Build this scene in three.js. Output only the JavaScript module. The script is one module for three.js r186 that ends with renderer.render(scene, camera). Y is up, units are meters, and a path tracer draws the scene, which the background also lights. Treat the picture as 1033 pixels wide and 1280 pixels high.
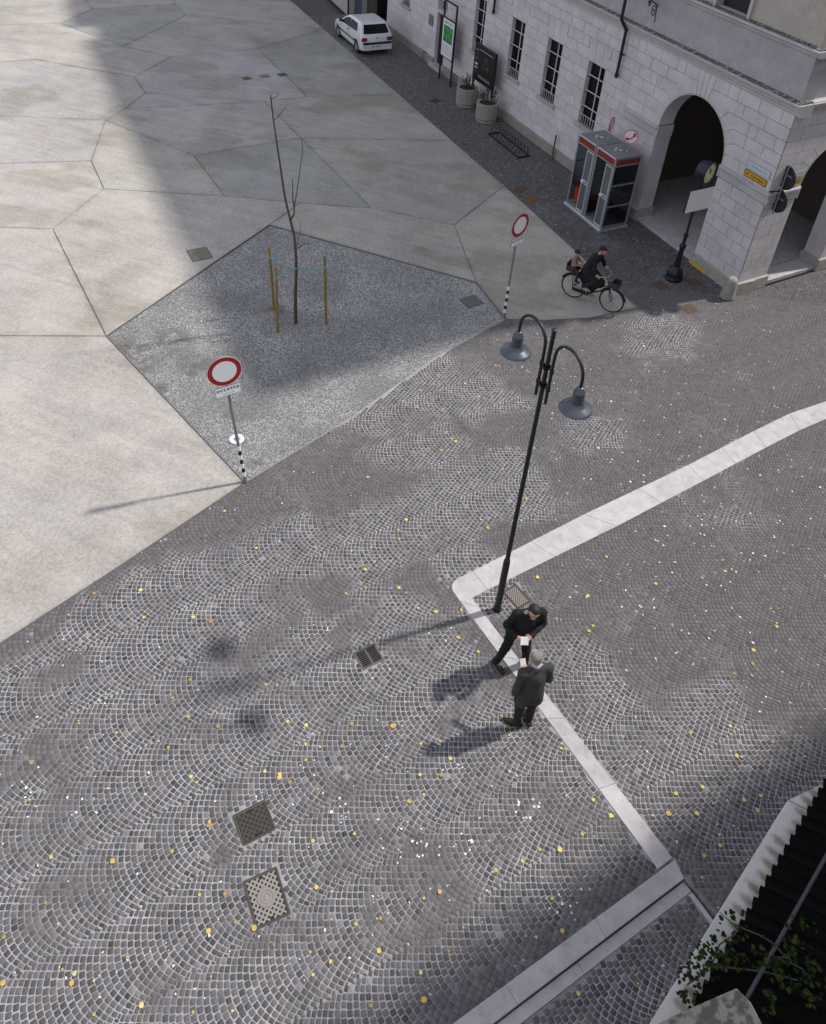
import * as THREE from 'three';
import { mergeGeometries, mergeVertices, toCreasedNormals } from 'three/addons/utils/BufferGeometryUtils.js';

// ---------------------------------------------------------------- camera, sky, sun, exposure
const scene = new THREE.Scene();
const FOC = 1050, PITCH = 36.48 * Math.PI / 180, ROLL = 4.66 * Math.PI / 180, EYE = 11.83;   // pixels of the 1033 x 1280 photograph, metres
const PPX = 516.5, PPY = 421;                                                              // a falling-front view camera: the optical axis is above the middle
const cf = new THREE.Vector3(0, -Math.sin(PITCH), -Math.cos(PITCH)), cr0 = new THREE.Vector3(1, 0, 0), cu0 = new THREE.Vector3().crossVectors(cr0, cf);
const cr = cr0.clone().multiplyScalar(Math.cos(ROLL)).addScaledVector(cu0, Math.sin(ROLL)), cu = cu0.clone().multiplyScalar(Math.cos(ROLL)).addScaledVector(cr0, -Math.sin(ROLL));
const camera = new THREE.PerspectiveCamera(2 * Math.atan(859 / FOC) * 180 / Math.PI, 1033 / 1718, 0.1, 2000);
camera.position.set(0, EYE, 0);
camera.quaternion.setFromRotationMatrix(new THREE.Matrix4().makeBasis(cr, cu, cf.clone().negate()));
camera.setViewOffset(1033, 1718, 0, 438, 1033, 1280);
camera.updateProjectionMatrix();
const SUN = new THREE.Vector3(0.604, 0.755, -0.256).normalize();
const skyData = new Float32Array(256 * 128 * 4);               // hazy winter sky, the same all round
for (let j = 0; j < 128; j++) { const el = ((j + 0.5) / 128 - 0.5) * Math.PI, t = Math.pow(Math.max(0, Math.sin(el)), 0.55), c = el > 0 ? [0.90 - 0.34 * t, 0.905 - 0.30 * t, 0.93 - 0.19 * t] : [0.36, 0.35, 0.34]; for (let i = 0; i < 256; i++) skyData.set([...c, 1], (j * 256 + i) * 4); }
const skyTex = new THREE.DataTexture(skyData, 256, 128, THREE.RGBAFormat, THREE.FloatType); skyTex.mapping = THREE.EquirectangularReflectionMapping; skyTex.magFilter = THREE.LinearFilter; skyTex.needsUpdate = true;
scene.background = skyTex; scene.environment = skyTex;
const sun = new THREE.DirectionalLight(new THREE.Color(1, 0.955, 0.885), 3.75);
sun.name = 'sun'; sun.position.copy(SUN).multiplyScalar(80).add(new THREE.Vector3(0, 0, -14)); sun.target.position.set(0, 0, -14);
sun.castShadow = true; sun.shadow.radius = 4; sun.shadow.mapSize.set(4096, 4096);
Object.assign(sun.shadow.camera, { left: -45, right: 45, top: 45, bottom: -45, near: 1, far: 180 });
scene.add(sun, sun.target);
const renderer = new THREE.WebGLRenderer({ antialias: true });
renderer.toneMapping = THREE.LinearToneMapping;
renderer.toneMappingExposure = 1.12;
renderer.shadowMap.enabled = true;

// ---------------------------------------------------------------- helpers
const V3 = (x, y, z) => new THREE.Vector3(x, y, z), PI = Math.PI;
function RNG(a) { return () => { a |= 0; a = a + 0x6D2B79F5 | 0; let t = Math.imul(a ^ a >>> 15, 1 | a); t = t + Math.imul(t ^ t >>> 7, 61 | t) ^ t; return ((t ^ t >>> 14) >>> 0) / 4294967296; }; }
const rnd = RNG(11), rr = (a, b) => a + (b - a) * rnd();
const clamp = (v, a = 0, b = 1) => Math.min(b, Math.max(a, v)), lerp = (a, b, t) => a + (b - a) * t, sstep = (a, b, v) => { const t = clamp((v - a) / (b - a)); return t * t * (3 - 2 * t); };
// a pixel of the photograph gives a direction; the height of what it touches gives the point
function ray(px, py) { return cf.clone().multiplyScalar(FOC).addScaledVector(cr, px - PPX).addScaledVector(cu, -(py - PPY)); }
function G(px, py, h = 0) { const d = ray(px, py), t = (h - EYE) / d.y; return [d.x * t, d.z * t]; }
function toPix(x, y, z) { const v = V3(x, y - EYE, z), k = FOC / v.dot(cf); return [PPX + v.dot(cr) * k, PPY - v.dot(cu) * k]; }
function hash2(i, j, s = 0) { let h = Math.imul(i, 374761393) + Math.imul(j, 668265263) + Math.imul(s, 974634777) | 0; h = Math.imul(h ^ h >>> 13, 1274126177); return ((h ^ h >>> 16) >>> 0) / 4294967296; }
function vnoise(x, y, s = 0, per = 0) { const i = Math.floor(x), j = Math.floor(y); let fx = x - i, fy = y - j; fx = fx * fx * (3 - 2 * fx); fy = fy * fy * (3 - 2 * fy); const m = per ? (q) => ((q % per) + per) % per : (q) => q; const a = hash2(m(i), m(j), s), b = hash2(m(i + 1), m(j), s), c = hash2(m(i), m(j + 1), s), d = hash2(m(i + 1), m(j + 1), s); return a + (b - a) * fx + (c - a) * fy + (a - b - c + d) * fx * fy; }
function fbm(x, y, o = 4, s = 0, per = 0) { let v = 0, a = 0.5, n = 0; for (let k = 0; k < o; k++) { v += a * vnoise(x, y, s + k * 7, per); n += a; x *= 2; y *= 2; per *= 2; a *= 0.5; } return v / n; }
function inPoly(x, z, p) { let c = false; for (let i = 0, j = p.length - 1; i < p.length; j = i++) { if ((p[i][1] > z) !== (p[j][1] > z) && x < (p[j][0] - p[i][0]) * (z - p[i][1]) / (p[j][1] - p[i][1]) + p[i][0]) c = !c; } return c; }
function segDist(x, z, a, b) { const dx = b[0] - a[0], dz = b[1] - a[1], t = clamp(((x - a[0]) * dx + (z - a[1]) * dz) / (dx * dx + dz * dz)); return Math.hypot(x - a[0] - dx * t, z - a[1] - dz * t); }
const polyDist = (x, z, p) => { let m = 1e9; for (let i = 0; i < p.length; i++) m = Math.min(m, segDist(x, z, p[i], p[(i + 1) % p.length])); return m; };
function tex(n, fn, { srgb = true, repeat } = {}) {           // fn(u, v) -> [r, g, b] linear 0..1
  const d = new Uint8Array(n * n * 4), lut = new Uint8Array(4097); for (let i = 0; i <= 4096; i++) { const v = i / 4096; lut[i] = Math.round(255 * (srgb ? (v <= 0.0031308 ? v * 12.92 : 1.055 * Math.pow(v, 1 / 2.4) - 0.055) : v)); } const enc = (v) => lut[clamp(v) * 4096 | 0];
  for (let j = 0; j < n; j++) for (let i = 0; i < n; i++) { const c = fn((i + 0.5) / n, (j + 0.5) / n, i, j), k = (j * n + i) * 4; d[k] = enc(c[0]); d[k + 1] = enc(c[1]); d[k + 2] = enc(c[2]); d[k + 3] = 255; }
  const t = new THREE.DataTexture(d, n, n); t.wrapS = t.wrapT = THREE.RepeatWrapping; t.magFilter = THREE.LinearFilter; t.minFilter = THREE.LinearMipmapLinearFilter; t.generateMipmaps = true;
  if (srgb) t.colorSpace = THREE.SRGBColorSpace; if (repeat) t.repeat.set(repeat, repeat); t.needsUpdate = true; return t;
}
function field(n, fn) { const d = new Float32Array((n + 1) * (n + 1)); for (let j = 0; j <= n; j++) for (let i = 0; i <= n; i++) d[j * (n + 1) + i] = fn(i / n, j / n); return (u, v) => { const x = clamp(u) * n, y = clamp(v) * n, i = Math.min(n - 1, x | 0), j = Math.min(n - 1, y | 0), fx = x - i, fy = y - j, k = j * (n + 1) + i; return (d[k] * (1 - fx) + d[k + 1] * fx) * (1 - fy) + (d[k + n + 1] * (1 - fx) + d[k + n + 2] * fx) * fy; }; }
const col = (r, g = r, b = r) => new THREE.Color().setRGB(r, g, b);
const M = (c, o = {}) => new THREE.MeshStandardMaterial({ color: Array.isArray(c) ? col(...c) : c, roughness: 0.8, metalness: 0, ...o });
const P = (c, o = {}) => new THREE.MeshPhysicalMaterial({ color: Array.isArray(c) ? col(...c) : c, roughness: 0.8, metalness: 0, ...o });
const taken = {};
function numbered(n) { const k = taken[n] = (taken[n] ?? -1) + 1; return k ? n + '_' + String(k).padStart(3, '0') : n; }
function mesh(name, geo, mat, parent, pos, rot) { const m = new THREE.Mesh(geo, mat); m.name = parent ? name : numbered(name); m.castShadow = m.receiveShadow = true; (parent || scene).add(m); if (pos) m.position.set(...pos); if (rot) m.rotation.set(...rot); return m; }
function thing(name, label, category, pos = [0, 0, 0], turn = 0, group) { const o = new THREE.Group(); o.name = numbered(name); o.userData = { label, category }; if (group) o.userData.group = group; o.position.set(...pos); o.rotation.y = turn; scene.add(o); return o; }
function tag(o, label, category, group) { o.userData.label = label; o.userData.category = category; if (group) o.userData.group = group; return o; }
function struct(name) { const o = new THREE.Group(); o.name = numbered(name); o.userData.kind = 'structure'; scene.add(o); return o; }
function sub(name, parent, pos, turn) { const o = new THREE.Group(); o.name = name; parent.add(o); if (pos) o.position.set(...pos); if (turn) o.rotation.y = turn; return o; }
function mUV(g, s = 1) {                                       // uv in metres / s, by the way each face points
  if (g.index) g = g.toNonIndexed(); const p = g.attributes.position, uv = new Float32Array(p.count * 2), a = V3(), b = V3(), c = V3(), n = V3();
  for (let i = 0; i < p.count; i += 3) { a.fromBufferAttribute(p, i); b.fromBufferAttribute(p, i + 1); c.fromBufferAttribute(p, i + 2); n.subVectors(b, a).cross(c.clone().sub(a)); const x = Math.abs(n.x), y = Math.abs(n.y), z = Math.abs(n.z);
    for (let k = 0; k < 3; k++) { const q = k === 0 ? a : k === 1 ? b : c, u = y >= x && y >= z ? [q.x, q.z] : x >= z ? [q.z, q.y] : [q.x, q.y]; uv[(i + k) * 2] = u[0] / s; uv[(i + k) * 2 + 1] = u[1] / s; } }
  g.setAttribute('uv', new THREE.BufferAttribute(uv, 2)); return g;
}
const box = (w, h, d, x = 0, y = 0, z = 0, ry = 0) => { const g = new THREE.BoxGeometry(w, h, d); if (ry) g.rotateY(ry); g.translate(x, y, z); return g; };
function prism(poly, depth, bev = 0) {                         // polygon in x, y; thickness along +z from 0
  const s = new THREE.Shape(poly.map(([x, y]) => new THREE.Vector2(x, y)));
  const g = new THREE.ExtrudeGeometry(s, { depth: depth - 2 * bev, bevelEnabled: bev > 0, bevelThickness: bev, bevelSize: bev, bevelOffset: -bev, bevelSegments: 1, steps: 1, curveSegments: 12 });
  if (bev) g.translate(0, 0, bev); return g;
}
function prismY(poly, y0, y1, bev = 0) { const g = prism(poly.map(([x, z]) => [x, -z]), y1 - y0, bev); g.rotateX(-PI / 2); g.translate(0, y0, 0); return g; }
function bbox(w, h, d, bev, x = 0, y = 0, z = 0) { const g = prism([[-w / 2, -h / 2], [w / 2, -h / 2], [w / 2, h / 2], [-w / 2, h / 2]], d, bev); g.translate(x, y, z - d / 2); return g; }
function cyl(r0, r1, h, x = 0, y = 0, z = 0, seg = 16) { const g = new THREE.CylinderGeometry(r1, r0, h, seg); g.translate(x, y + h / 2, z); return g; }
function bar(a, b, r0, r1 = r0, seg = 8) { const A = V3(...a), B = V3(...b), d = B.clone().sub(A), g = new THREE.CylinderGeometry(r1, r0, d.length(), seg); g.translate(0, d.length() / 2, 0); g.applyQuaternion(new THREE.Quaternion().setFromUnitVectors(V3(0, 1, 0), d.normalize())); g.translate(...a); return g; }
function tube(pts, r, seg = 24, rs = 8, closed = false) { return new THREE.TubeGeometry(new THREE.CatmullRomCurve3(pts.map((p) => V3(...p)), closed), seg, r, rs, closed); }
function lathe(pts, seg = 24) { return new THREE.LatheGeometry(pts.map(([r, y]) => new THREE.Vector2(r, y)), seg); }
const merge = (l) => mergeGeometries(l.map((g) => { const q = g.index ? g.toNonIndexed() : g; for (const k of Object.keys(q.attributes)) if (!['position', 'normal', 'uv'].includes(k)) q.deleteAttribute(k); return q; }));
function canvasTex(w, h, draw) { const c = document.createElement('canvas'); c.width = w; c.height = h; draw(c.getContext('2d'), w, h); const t = new THREE.CanvasTexture(c); t.colorSpace = THREE.SRGBColorSpace; return t; }

// ---------------------------------------------------------------- the ground
const UF = [0.46733, 0.88409], NF = [-0.88409, 0.46733], CORNER = [8.407, -19.056];        // the long facade: along it, out of it, its corner at the pavement
const F = (s, o) => [CORNER[0] - UF[0] * s + NF[0] * o, CORNER[1] - UF[1] * s + NF[1] * o];  // s metres from the corner, o metres out
const YAW = -Math.atan2(UF[1], UF[0]);
const ground = mesh('ground', new THREE.PlaneGeometry(1600, 1600).rotateX(-PI / 2), M([0.09, 0.088, 0.085], { roughness: 0.95 }), null, [0, -0.3, 0]); ground.userData.kind = 'structure';

// grain shared by stony surfaces (relief only)
const grainBump = tex(512, (u, v, i, j) => { const n = 0.55 * hash2(i, j, 3) + 0.45 * fbm(u * 64, v * 64, 3, 5, 64); return [n, n, n]; }, { srgb: false });
const bumpOf = (rep) => { const t = grainBump.clone(); t.repeat.set(rep, rep); t.needsUpdate = true; return t; };

// concrete plaza: slabs between the traced joints
const plaza = struct('concrete_plaza');
const PL = 44, PX0 = -30, PZ0 = -46;
const cF = (k, fn) => field(k, (u, v) => fn(PX0 + u * PL, PZ0 + v * PL));
const fBig = cF(400, (x, z) => 0.26 * (fbm(x * 0.35, z * 0.35, 3, 21) - 0.5) + 0.22 * (fbm(x * 1.7 + 9, z * 1.7, 3, 31) - 0.5)), fBrush = cF(1000, (x, z) => 0.17 * (fbm(x * 0.9 + z * 0.35, (z - x * 0.35) * 7, 2, 41) - 0.5)), fStain = cF(400, (x, z) => sstep(0.60, 0.72, fbm(x * 0.55 + 40, z * 0.9, 4, 61))), fWarm = cF(200, (x, z) => fbm(x * 0.8, z * 0.8 + 70, 2, 71) - 0.5);
function worldUV(g, x0, z0, L) { if (g.index) g = g.toNonIndexed(); const p = g.attributes.position, uv = new Float32Array(p.count * 2); for (let i = 0; i < p.count; i++) { uv[2 * i] = (p.getX(i) - x0) / L; uv[2 * i + 1] = (p.getZ(i) - z0) / L; } g.setAttribute('uv', new THREE.BufferAttribute(uv, 2)); return g; }
const nd = { L1: [-160, 36], n1: [75, 29], n2: [116, 11], T1: [70, -40], T0: [-160, -40], n2b: [218, 5], T2: [206, -40], n3: [233, 19], n4: [154, 58], n5: [214, 71], n6: [168, 96], n6b: [43, 74], L2: [-160, 92], n7: [182, 116], n7b: [156, 136], n8: [132, 150], L3: [-160, 138], n9: [114, 201], L4: [-160, 209], n10: [130, 236], n11: [66, 286], L5: [-160, 278], gl: [133, 420], L6: [-160, 419], n12: [242, 194], n12b: [200, 177], m1: [331, 127], m2: [381, 121], e2: null, n13: [376, 172], m3: [281, 245], m4: [464, 260], m3b: [375, 254], n14: [568, 281], ga: [337, 281], gb: [596, 353], gc: [633, 398.5], n15: [322, 61], n15b: [380, 116] };
const N = {}; for (const k in nd) if (nd[k]) N[k] = G(...nd[k]);
const OE = 2.70, edgeAt = (px, py) => { const g = G(px, py), s = -((g[0] - CORNER[0]) * UF[0] + (g[1] - CORNER[1]) * UF[1]); return F(s, OE); };
N.e1 = edgeAt(405, 36); N.e2 = edgeAt(500, 118); N.e3 = edgeAt(568, 176); N.e4 = edgeAt(631, 232); N.tip = G(797, 384.5); N.e0 = F(36, OE);
N.lo1 = G(738, 397); N.lo2 = G(680, 400); N.gf = G(306, 603); N.b1 = G(150, 707); N.b2 = G(0, 804); N.b3 = G(-130, 888); N.L7 = G(-200, 640);
const slabs = [['T0', 'L1', 'n1', 'n2', 'T1'], ['T1', 'n2', 'n2b', 'T2'], ['n1', 'n4', 'n3', 'n2b', 'n2'], ['T2', 'n2b', 'n3', 'e1', 'e0'], ['n3', 'n4', 'n5', 'n15', 'e1'], ['L1', 'L2', 'n6b', 'n6', 'n5', 'n4', 'n1'], ['L2', 'L3', 'n8', 'n7b', 'n7', 'n6', 'n6b'], ['n6', 'n7', 'm1', 'm2', 'n15b', 'n15', 'n5'], ['n15', 'n15b', 'm2', 'e2', 'e1'], ['n7', 'n7b', 'm1'], ['n7b', 'n8', 'n12b', 'n12', 'n13', 'm1'], ['m1', 'n13', 'e3', 'e2', 'm2'], ['L3', 'L4', 'n9', 'n8'], ['n8', 'n9', 'n10', 'm3', 'n12', 'n12b'], ['n12', 'm3', 'm3b', 'm4', 'n13'], ['n13', 'm4', 'n14', 'e4', 'e3'], ['L4', 'L5', 'n11', 'n10', 'n9'], ['n10', 'n11', 'gl', 'ga', 'm3b', 'm3'], ['m3b', 'ga', 'gb', 'n14', 'm4'], ['n14', 'gb', 'gc', 'lo2', 'lo1', 'tip', 'e4'], ['L5', 'L6', 'gl', 'n11'], ['L6', 'L7', 'b3', 'b2', 'b1', 'gf', 'gl']];
const slabTone = [0, 1, 5, 3, 3, 0, 1, 6, 5, 6, 1, 3, 1, 4, 5, 3, 0, 2, 4, 4, 2, 0];
function inset(poly, d) { let A = 0; for (let i = 0; i < poly.length; i++) { const a = poly[i], b = poly[(i + 1) % poly.length]; A += a[0] * b[1] - b[0] * a[1]; } const sg = A > 0 ? 1 : -1, n = poly.length;
  return poly.map((p, i) => { const a = poly[(i + n - 1) % n], b = poly[(i + 1) % n]; let e1 = [p[0] - a[0], p[1] - a[1]], e2 = [b[0] - p[0], b[1] - p[1]]; const l1 = Math.hypot(...e1), l2 = Math.hypot(...e2); const n1 = [-e1[1] / l1 * sg, e1[0] / l1 * sg], n2 = [-e2[1] / l2 * sg, e2[0] / l2 * sg]; const k = Math.max(0.25, 1 + n1[0] * n2[0] + n1[1] * n2[1]); return [p[0] + (n1[0] + n2[0]) * d / k, p[1] + (n1[1] + n2[1]) * d / k]; }); }
const plazaReach = [[-30, -46], [7, -46], [7, -6], [-30, -6]];
const jointSegs = []; for (const q of slabs) for (let i = 0; i < q.length; i++) { const a = q[i], b = q[(i + 1) % q.length]; if (a < b || !slabs.some((r) => r !== q && r.includes(a) && r.includes(b))) jointSegs.push([N[a], N[b]]); }
const fJoint = cF(900, (x, z) => { if (!inPoly(x, z, plazaReach)) return 0; let d = 9; for (const [a, b] of jointSegs) { const q = segDist(x, z, a, b); if (q < d) d = q; } return d > 0.4 ? 0 : 0.30 * Math.exp(-d / 0.075) * sstep(0.25, 0.65, fbm(x * 2.2, z * 2.2, 3, 77)); });   // dirt caught along the joints, as in the photograph
const concMap = tex(2048, (u, v, i, j) => {
  const st = fStain(u, v), warm = fWarm(u, v), k = (0.80 + fBig(u, v) + fBrush(u, v) + 0.20 * (hash2(i, j, 51) - 0.5) + 0.16 * (hash2(i >> 1, j >> 1, 52) - 0.5)) * (1 - 0.17 * st) * (1 - fJoint(u, v) * (0.6 + 0.4 * hash2(i, j, 57)));
  return [k * (1 + 0.03 * warm + 0.01 * st), k, k * (0.985 - 0.06 * warm - 0.05 * st)];
});
const concMats = [[0.455, 0.422, 0.396], [0.44, 0.413, 0.40], [0.46, 0.424, 0.394], [0.395, 0.381, 0.354], [0.44, 0.409, 0.372], [0.36, 0.356, 0.336], [0.415, 0.394, 0.396]].map((c) => M(c, { map: concMap, bumpMap: bumpOf(40), bumpScale: 0.004, roughness: 0.92 }));
const plazaOutline = ['T0', 'L1', 'L2', 'L3', 'L4', 'L5', 'L6', 'L7', 'b3', 'b2', 'b1', 'gf', 'gl', 'ga', 'gb', 'gc', 'lo2', 'lo1', 'tip', 'e0'].map((k) => N[k]);
slabs.forEach((q, i) => mesh('slab', worldUV(prismY(inset(q.map((k) => N[k]), 0.010), -0.1, 0.004 * hash2(i, 5), 0.008), PX0, PZ0, PL), concMats[slabTone[i]], plaza));
mesh('joint_bed', worldUV(prismY(inset(plazaOutline, 0.02), -0.11, -0.022), PX0, PZ0, PL), M([0.20, 0.19, 0.175], { roughness: 1 }), plaza);

// gravel bed with a thin steel edge
const bedPoly = [N.gl, N.ga, N.gb, N.gc, G(545, 446), G(440, 521), N.gf];
const gravel = struct('gravel_bed');
const moss = [[160, 440, 0.9, 0.5], [200, 490, 0.5, 0.3], [270, 432, 0.5, 0.25], [215, 425, 0.8, 0.35], [330, 578, 0.5, 0.18], [345, 565, 0.25, 0.12], [250, 455, 0.7, 0.3], [235, 470, 0.5, 0.25], [300, 520, 0.45, 0.2], [345, 388, 0.5, 0.2], [180, 455, 0.5, 0.3]].map(([x, y, a, b]) => [...G(x, y), a, b]);
const mossAt = (x, z) => { let m = 0; for (const [mx, mz, a, b] of moss) { const d = Math.hypot((x - mx) / a, (z - mz) / (b * 1.9)); m = Math.max(m, 1 - d); } return clamp(m * 1.4) * sstep(0.38, 0.6, fbm(x * 4, z * 4, 3, 81)); };
mesh('gravel_base', worldUV(prismY(inset(bedPoly, 0.02), -0.1, -0.02), PX0, PZ0, PL), M([0.20, 0.197, 0.195], { roughness: 1, bumpMap: bumpOf(90), bumpScale: 0.012 }), gravel);
{
  const g = new THREE.IcosahedronGeometry(0.5, 0), p = g.attributes.position; for (let i = 0; i < p.count; i++) { const h = 0.75 + 0.5 * hash2(Math.round(p.getX(i) * 50), Math.round(p.getY(i) * 50 + p.getZ(i) * 900), 7); p.setXYZ(i, p.getX(i) * h, p.getY(i) * h, p.getZ(i) * h); } g.computeVertexNormals();
  const R = RNG(77), list = [], minx = Math.min(...bedPoly.map((q) => q[0])), maxx = Math.max(...bedPoly.map((q) => q[0])), minz = Math.min(...bedPoly.map((q) => q[1])), maxz = Math.max(...bedPoly.map((q) => q[1])), inn = inset(bedPoly, 0.03);
  for (let k = 0; k < 230000 && list.length < 125000; k++) { const x = minx + R() * (maxx - minx), z = minz + R() * (maxz - minz); if (inPoly(x, z, inn)) list.push([x, z]); }
  const im = new THREE.InstancedMesh(g, M([1, 1, 1], { roughness: 0.95 }), list.length), m4 = new THREE.Matrix4(), q = new THREE.Quaternion(), e = new THREE.Euler(), c = new THREE.Color();
  list.forEach(([x, z], i) => { const s = 0.012 + 0.015 * R() * R() + 0.005 * R(); e.set(R() * 6, R() * 6, R() * 6); q.setFromEuler(e); m4.compose(V3(x, -0.017 + s * 0.12 * R(), z), q, V3(s * (0.8 + 0.5 * R()), s * 0.75, s * (0.8 + 0.5 * R()))); im.setMatrixAt(i, m4);
    const t = R(), k = t < 0.10 ? 0.15 : t < 0.28 ? 0.60 : 0.30 + 0.20 * R(), mo = mossAt(x, z), wv = 0.62 + 0.76 * fbm(x * 1.3, z * 1.3, 4, 91); c.setRGB(lerp(k * wv, 0.12, mo * 0.6), lerp(k * wv * 0.985, 0.10, mo * 0.6), lerp(k * wv * 0.965, 0.06, mo * 0.6)); im.setColorAt(i, c); });
  im.name = 'gravel_stones'; im.userData.kind = 'stuff'; im.castShadow = im.receiveShadow = true; gravel.add(im);
}
const steel = M([0.30, 0.31, 0.33], { metalness: 0.6, roughness: 0.5 });
const edging = thing('metal_edging', 'thin grey steel edging strip around the gravel bed', 'edging');
for (let i = 0; i < bedPoly.length; i++) { if (i >= 3 && i <= 5) continue; const a = bedPoly[i], b = bedPoly[(i + 1) % bedPoly.length], l = Math.hypot(b[0] - a[0], b[1] - a[1]); mesh('steel_strip', bbox(l - 0.01, 0.1, 0.014, 0.002), steel, edging, [(a[0] + b[0]) / 2, -0.028, (a[1] + b[1]) / 2], [0, -Math.atan2(b[1] - a[1], b[0] - a[0]), 0]); }
for (let i = 3; i <= 5; i++) { const a = bedPoly[i], b = bedPoly[i + 1], l = Math.hypot(b[0] - a[0], b[1] - a[1]); mesh('steel_strip', bbox(l - 0.01, 0.1, 0.014, 0.003), M([0.36, 0.35, 0.34], { roughness: 0.8 }), edging, [(a[0] + b[0]) / 2, -0.05, (a[1] + b[1]) / 2], [0, -Math.atan2(b[1] - a[1], b[0] - a[0]), 0]); }

// pale stone bands set into the cobbles, and the low step
const stoneMap = tex(512, (u, v, i, j) => { const k = 0.86 + 0.30 * (fbm(u * 8, v * 8, 4, 101, 8) - 0.5) + 0.10 * (hash2(i, j, 9) - 0.5) + 0.10 * (fbm(u * 48, v * 48, 2, 111, 48) - 0.5) - 0.10 * sstep(0.62, 0.80, fbm(u * 14, v * 14, 3, 121, 14)); return [k, k * 0.99, k * 0.985]; });
const paleStone = [[0.535, 0.51, 0.52], [0.50, 0.48, 0.49], [0.555, 0.53, 0.54]].map((c) => M(c, { map: stoneMap, bumpMap: bumpOf(3), bumpScale: 0.003, roughness: 0.85 }));
const bands = struct('stone_band_paving');
const mid2 = (a, b, t) => [lerp(a[0], b[0], t), lerp(a[1], b[1], t)];
const bandQuads = [];                                         // for keeping the cobbles clear
function band(name, outer, inner, len, y0, y1, parent) {      // two polylines of equal count: cut into stones of about len metres
  for (let k = 0; k + 1 < outer.length; k++) { const l = Math.hypot(outer[k + 1][0] - outer[k][0], outer[k + 1][1] - outer[k][1]), n = Math.max(1, Math.round(l / len)); bandQuads.push([outer[k], outer[k + 1], inner[k + 1], inner[k]]);
    for (let i = 0; i < n; i++) { const a = i / n, b = (i + 1) / n, q = [mid2(outer[k], outer[k + 1], a), mid2(outer[k], outer[k + 1], b), mid2(inner[k], inner[k + 1], b), mid2(inner[k], inner[k + 1], a)]; mesh(name, worldUV(prismY(inset(q, 0.002), y0, y1 + 0.002 * hash2(i, k, 4), 0.003), 0, 0, 1.3), paleStone[Math.floor(hash2(i, k + 3, 14) * 3)], parent); } }
}
const A0 = [1.36, -9.337], B0 = [1.61, -8.97];
mesh('corner_stone', worldUV(prismY(inset([A0, [1.16, -9.205], [1.06, -9.12], [1.005, -9.03], [1.0, -8.95], [1.03, -8.87], [1.14, -8.70], [1.455, -8.612], [1.345, -8.785], B0].map((p) => p), 0.002), -0.1, 0.006, 0.003), 0, 0, 1.3), paleStone[0], bands); bandQuads.push([A0, [1.0, -9.05], [1.14, -8.70], [1.345, -8.785]], [A0, [1.345, -8.785], B0], [[1.14, -8.70], [1.455, -8.612], [1.345, -8.785]]);
band('stone_slab', [A0, [3.48, -10.86], G(860, 581.5), G(943, 538.5), G(987, 517), G(1035, 501), G(1110, 483)], [B0, [4.05, -10.62], G(880, 601), G(957, 560), G(1000, 538), G(1035, 523), G(1110, 504)], 1.15, -0.1, 0.006, bands);
band('stone_slab', [[1.142, -8.698], [3.735, -4.83]], [[1.457, -8.61], [3.955, -4.985]], 1.3, -0.1, 0.006, bands);
const step = struct('stone_step');
band('stone_slab', [[3.985, -4.965], [-0.6, -1.95]], [[4.06, -4.745], [-0.41, -1.80]], 1.45, -0.1, 0.012, step);
band('apron_stone', [[4.065, -4.735], [-0.405, -1.79]], [[4.14, -4.62], [-0.33, -1.67]], 1.6, -0.2, -0.047, step);
band('apron_stone', [[4.15, -4.615], [4.80, -3.66]], [[4.09, -4.585], [4.74, -3.63]], 0.9, -0.2, -0.047, step);
const lowPoly = [[4.14, -4.62], [-0.33, -1.67], [0.5, -0.3], [6, -1.8], [4.80, -3.66]];

// ---------------------------------------------------------------- cobbles in segmental arcs
const coversAt = [];                                          // [polygon] keep clear
const sq = (a, b, c, d) => [G(...a), G(...b), G(...c), G(...d)];
const cov = {
  iron_a: sq([289.7, 1019.8], [330.3, 999.5], [346.7, 1036], [304.5, 1058]), iron_b: sq([301.9, 1103.4], [343.6, 1083], [366.3, 1141.7], [320.9, 1162]), drain: sq([441.4, 815.8], [468.5, 804], [480.9, 824], [453.9, 839]),
  lamp: sq([630, 738], [647, 729.5], [663, 752], [645, 764]), rust_a: sq([641, 237], [653, 230], [660, 236], [647, 243]), rust_b: sq([652, 250], [665, 243], [672, 250], [659, 257]), far: sq([536, 126], [545, 122], [552, 126], [543, 130]),
};
for (const k in cov) coversAt.push(inset(cov[k], -0.015));
const annexPoly = [[2.35, -1.75], [3.95, -3.48], [4.4, -3.6], [9, -5.9], [9, 1], [1.2, 1]];
const dirtBlobs = [[300, 800, 0.85, 0.42], [335, 775, 0.7, 0.4], [245, 1225, 0.8, 0.4], [300, 1190, 0.35, 0.25], [515, 1105, 0.45, 0.5], [480, 1150, 0.4, 0.3], [560, 1125, 0.4, 0.3], [275, 1065, 0.25, 0.2], [20, 960, 0.5, 0.4], [60, 1130, 0.3, 0.3], [60, 850, 0.5, 0.3], [520, 790, 0.6, 0.3], [440, 790, 0.7, 0.25], [30, 900, 0.4, 0.25], [420, 745, 0.7, 0.35], [580, 900, 0.3, 0.2], [830, 860, 0.35, 0.3], [860, 1120, 0.5, 0.4], [840, 1070, 0.25, 0.2], [640, 1240, 0.3, 0.3]].map(([x, y, a, b]) => [...G(x, y), a, b]);
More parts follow.
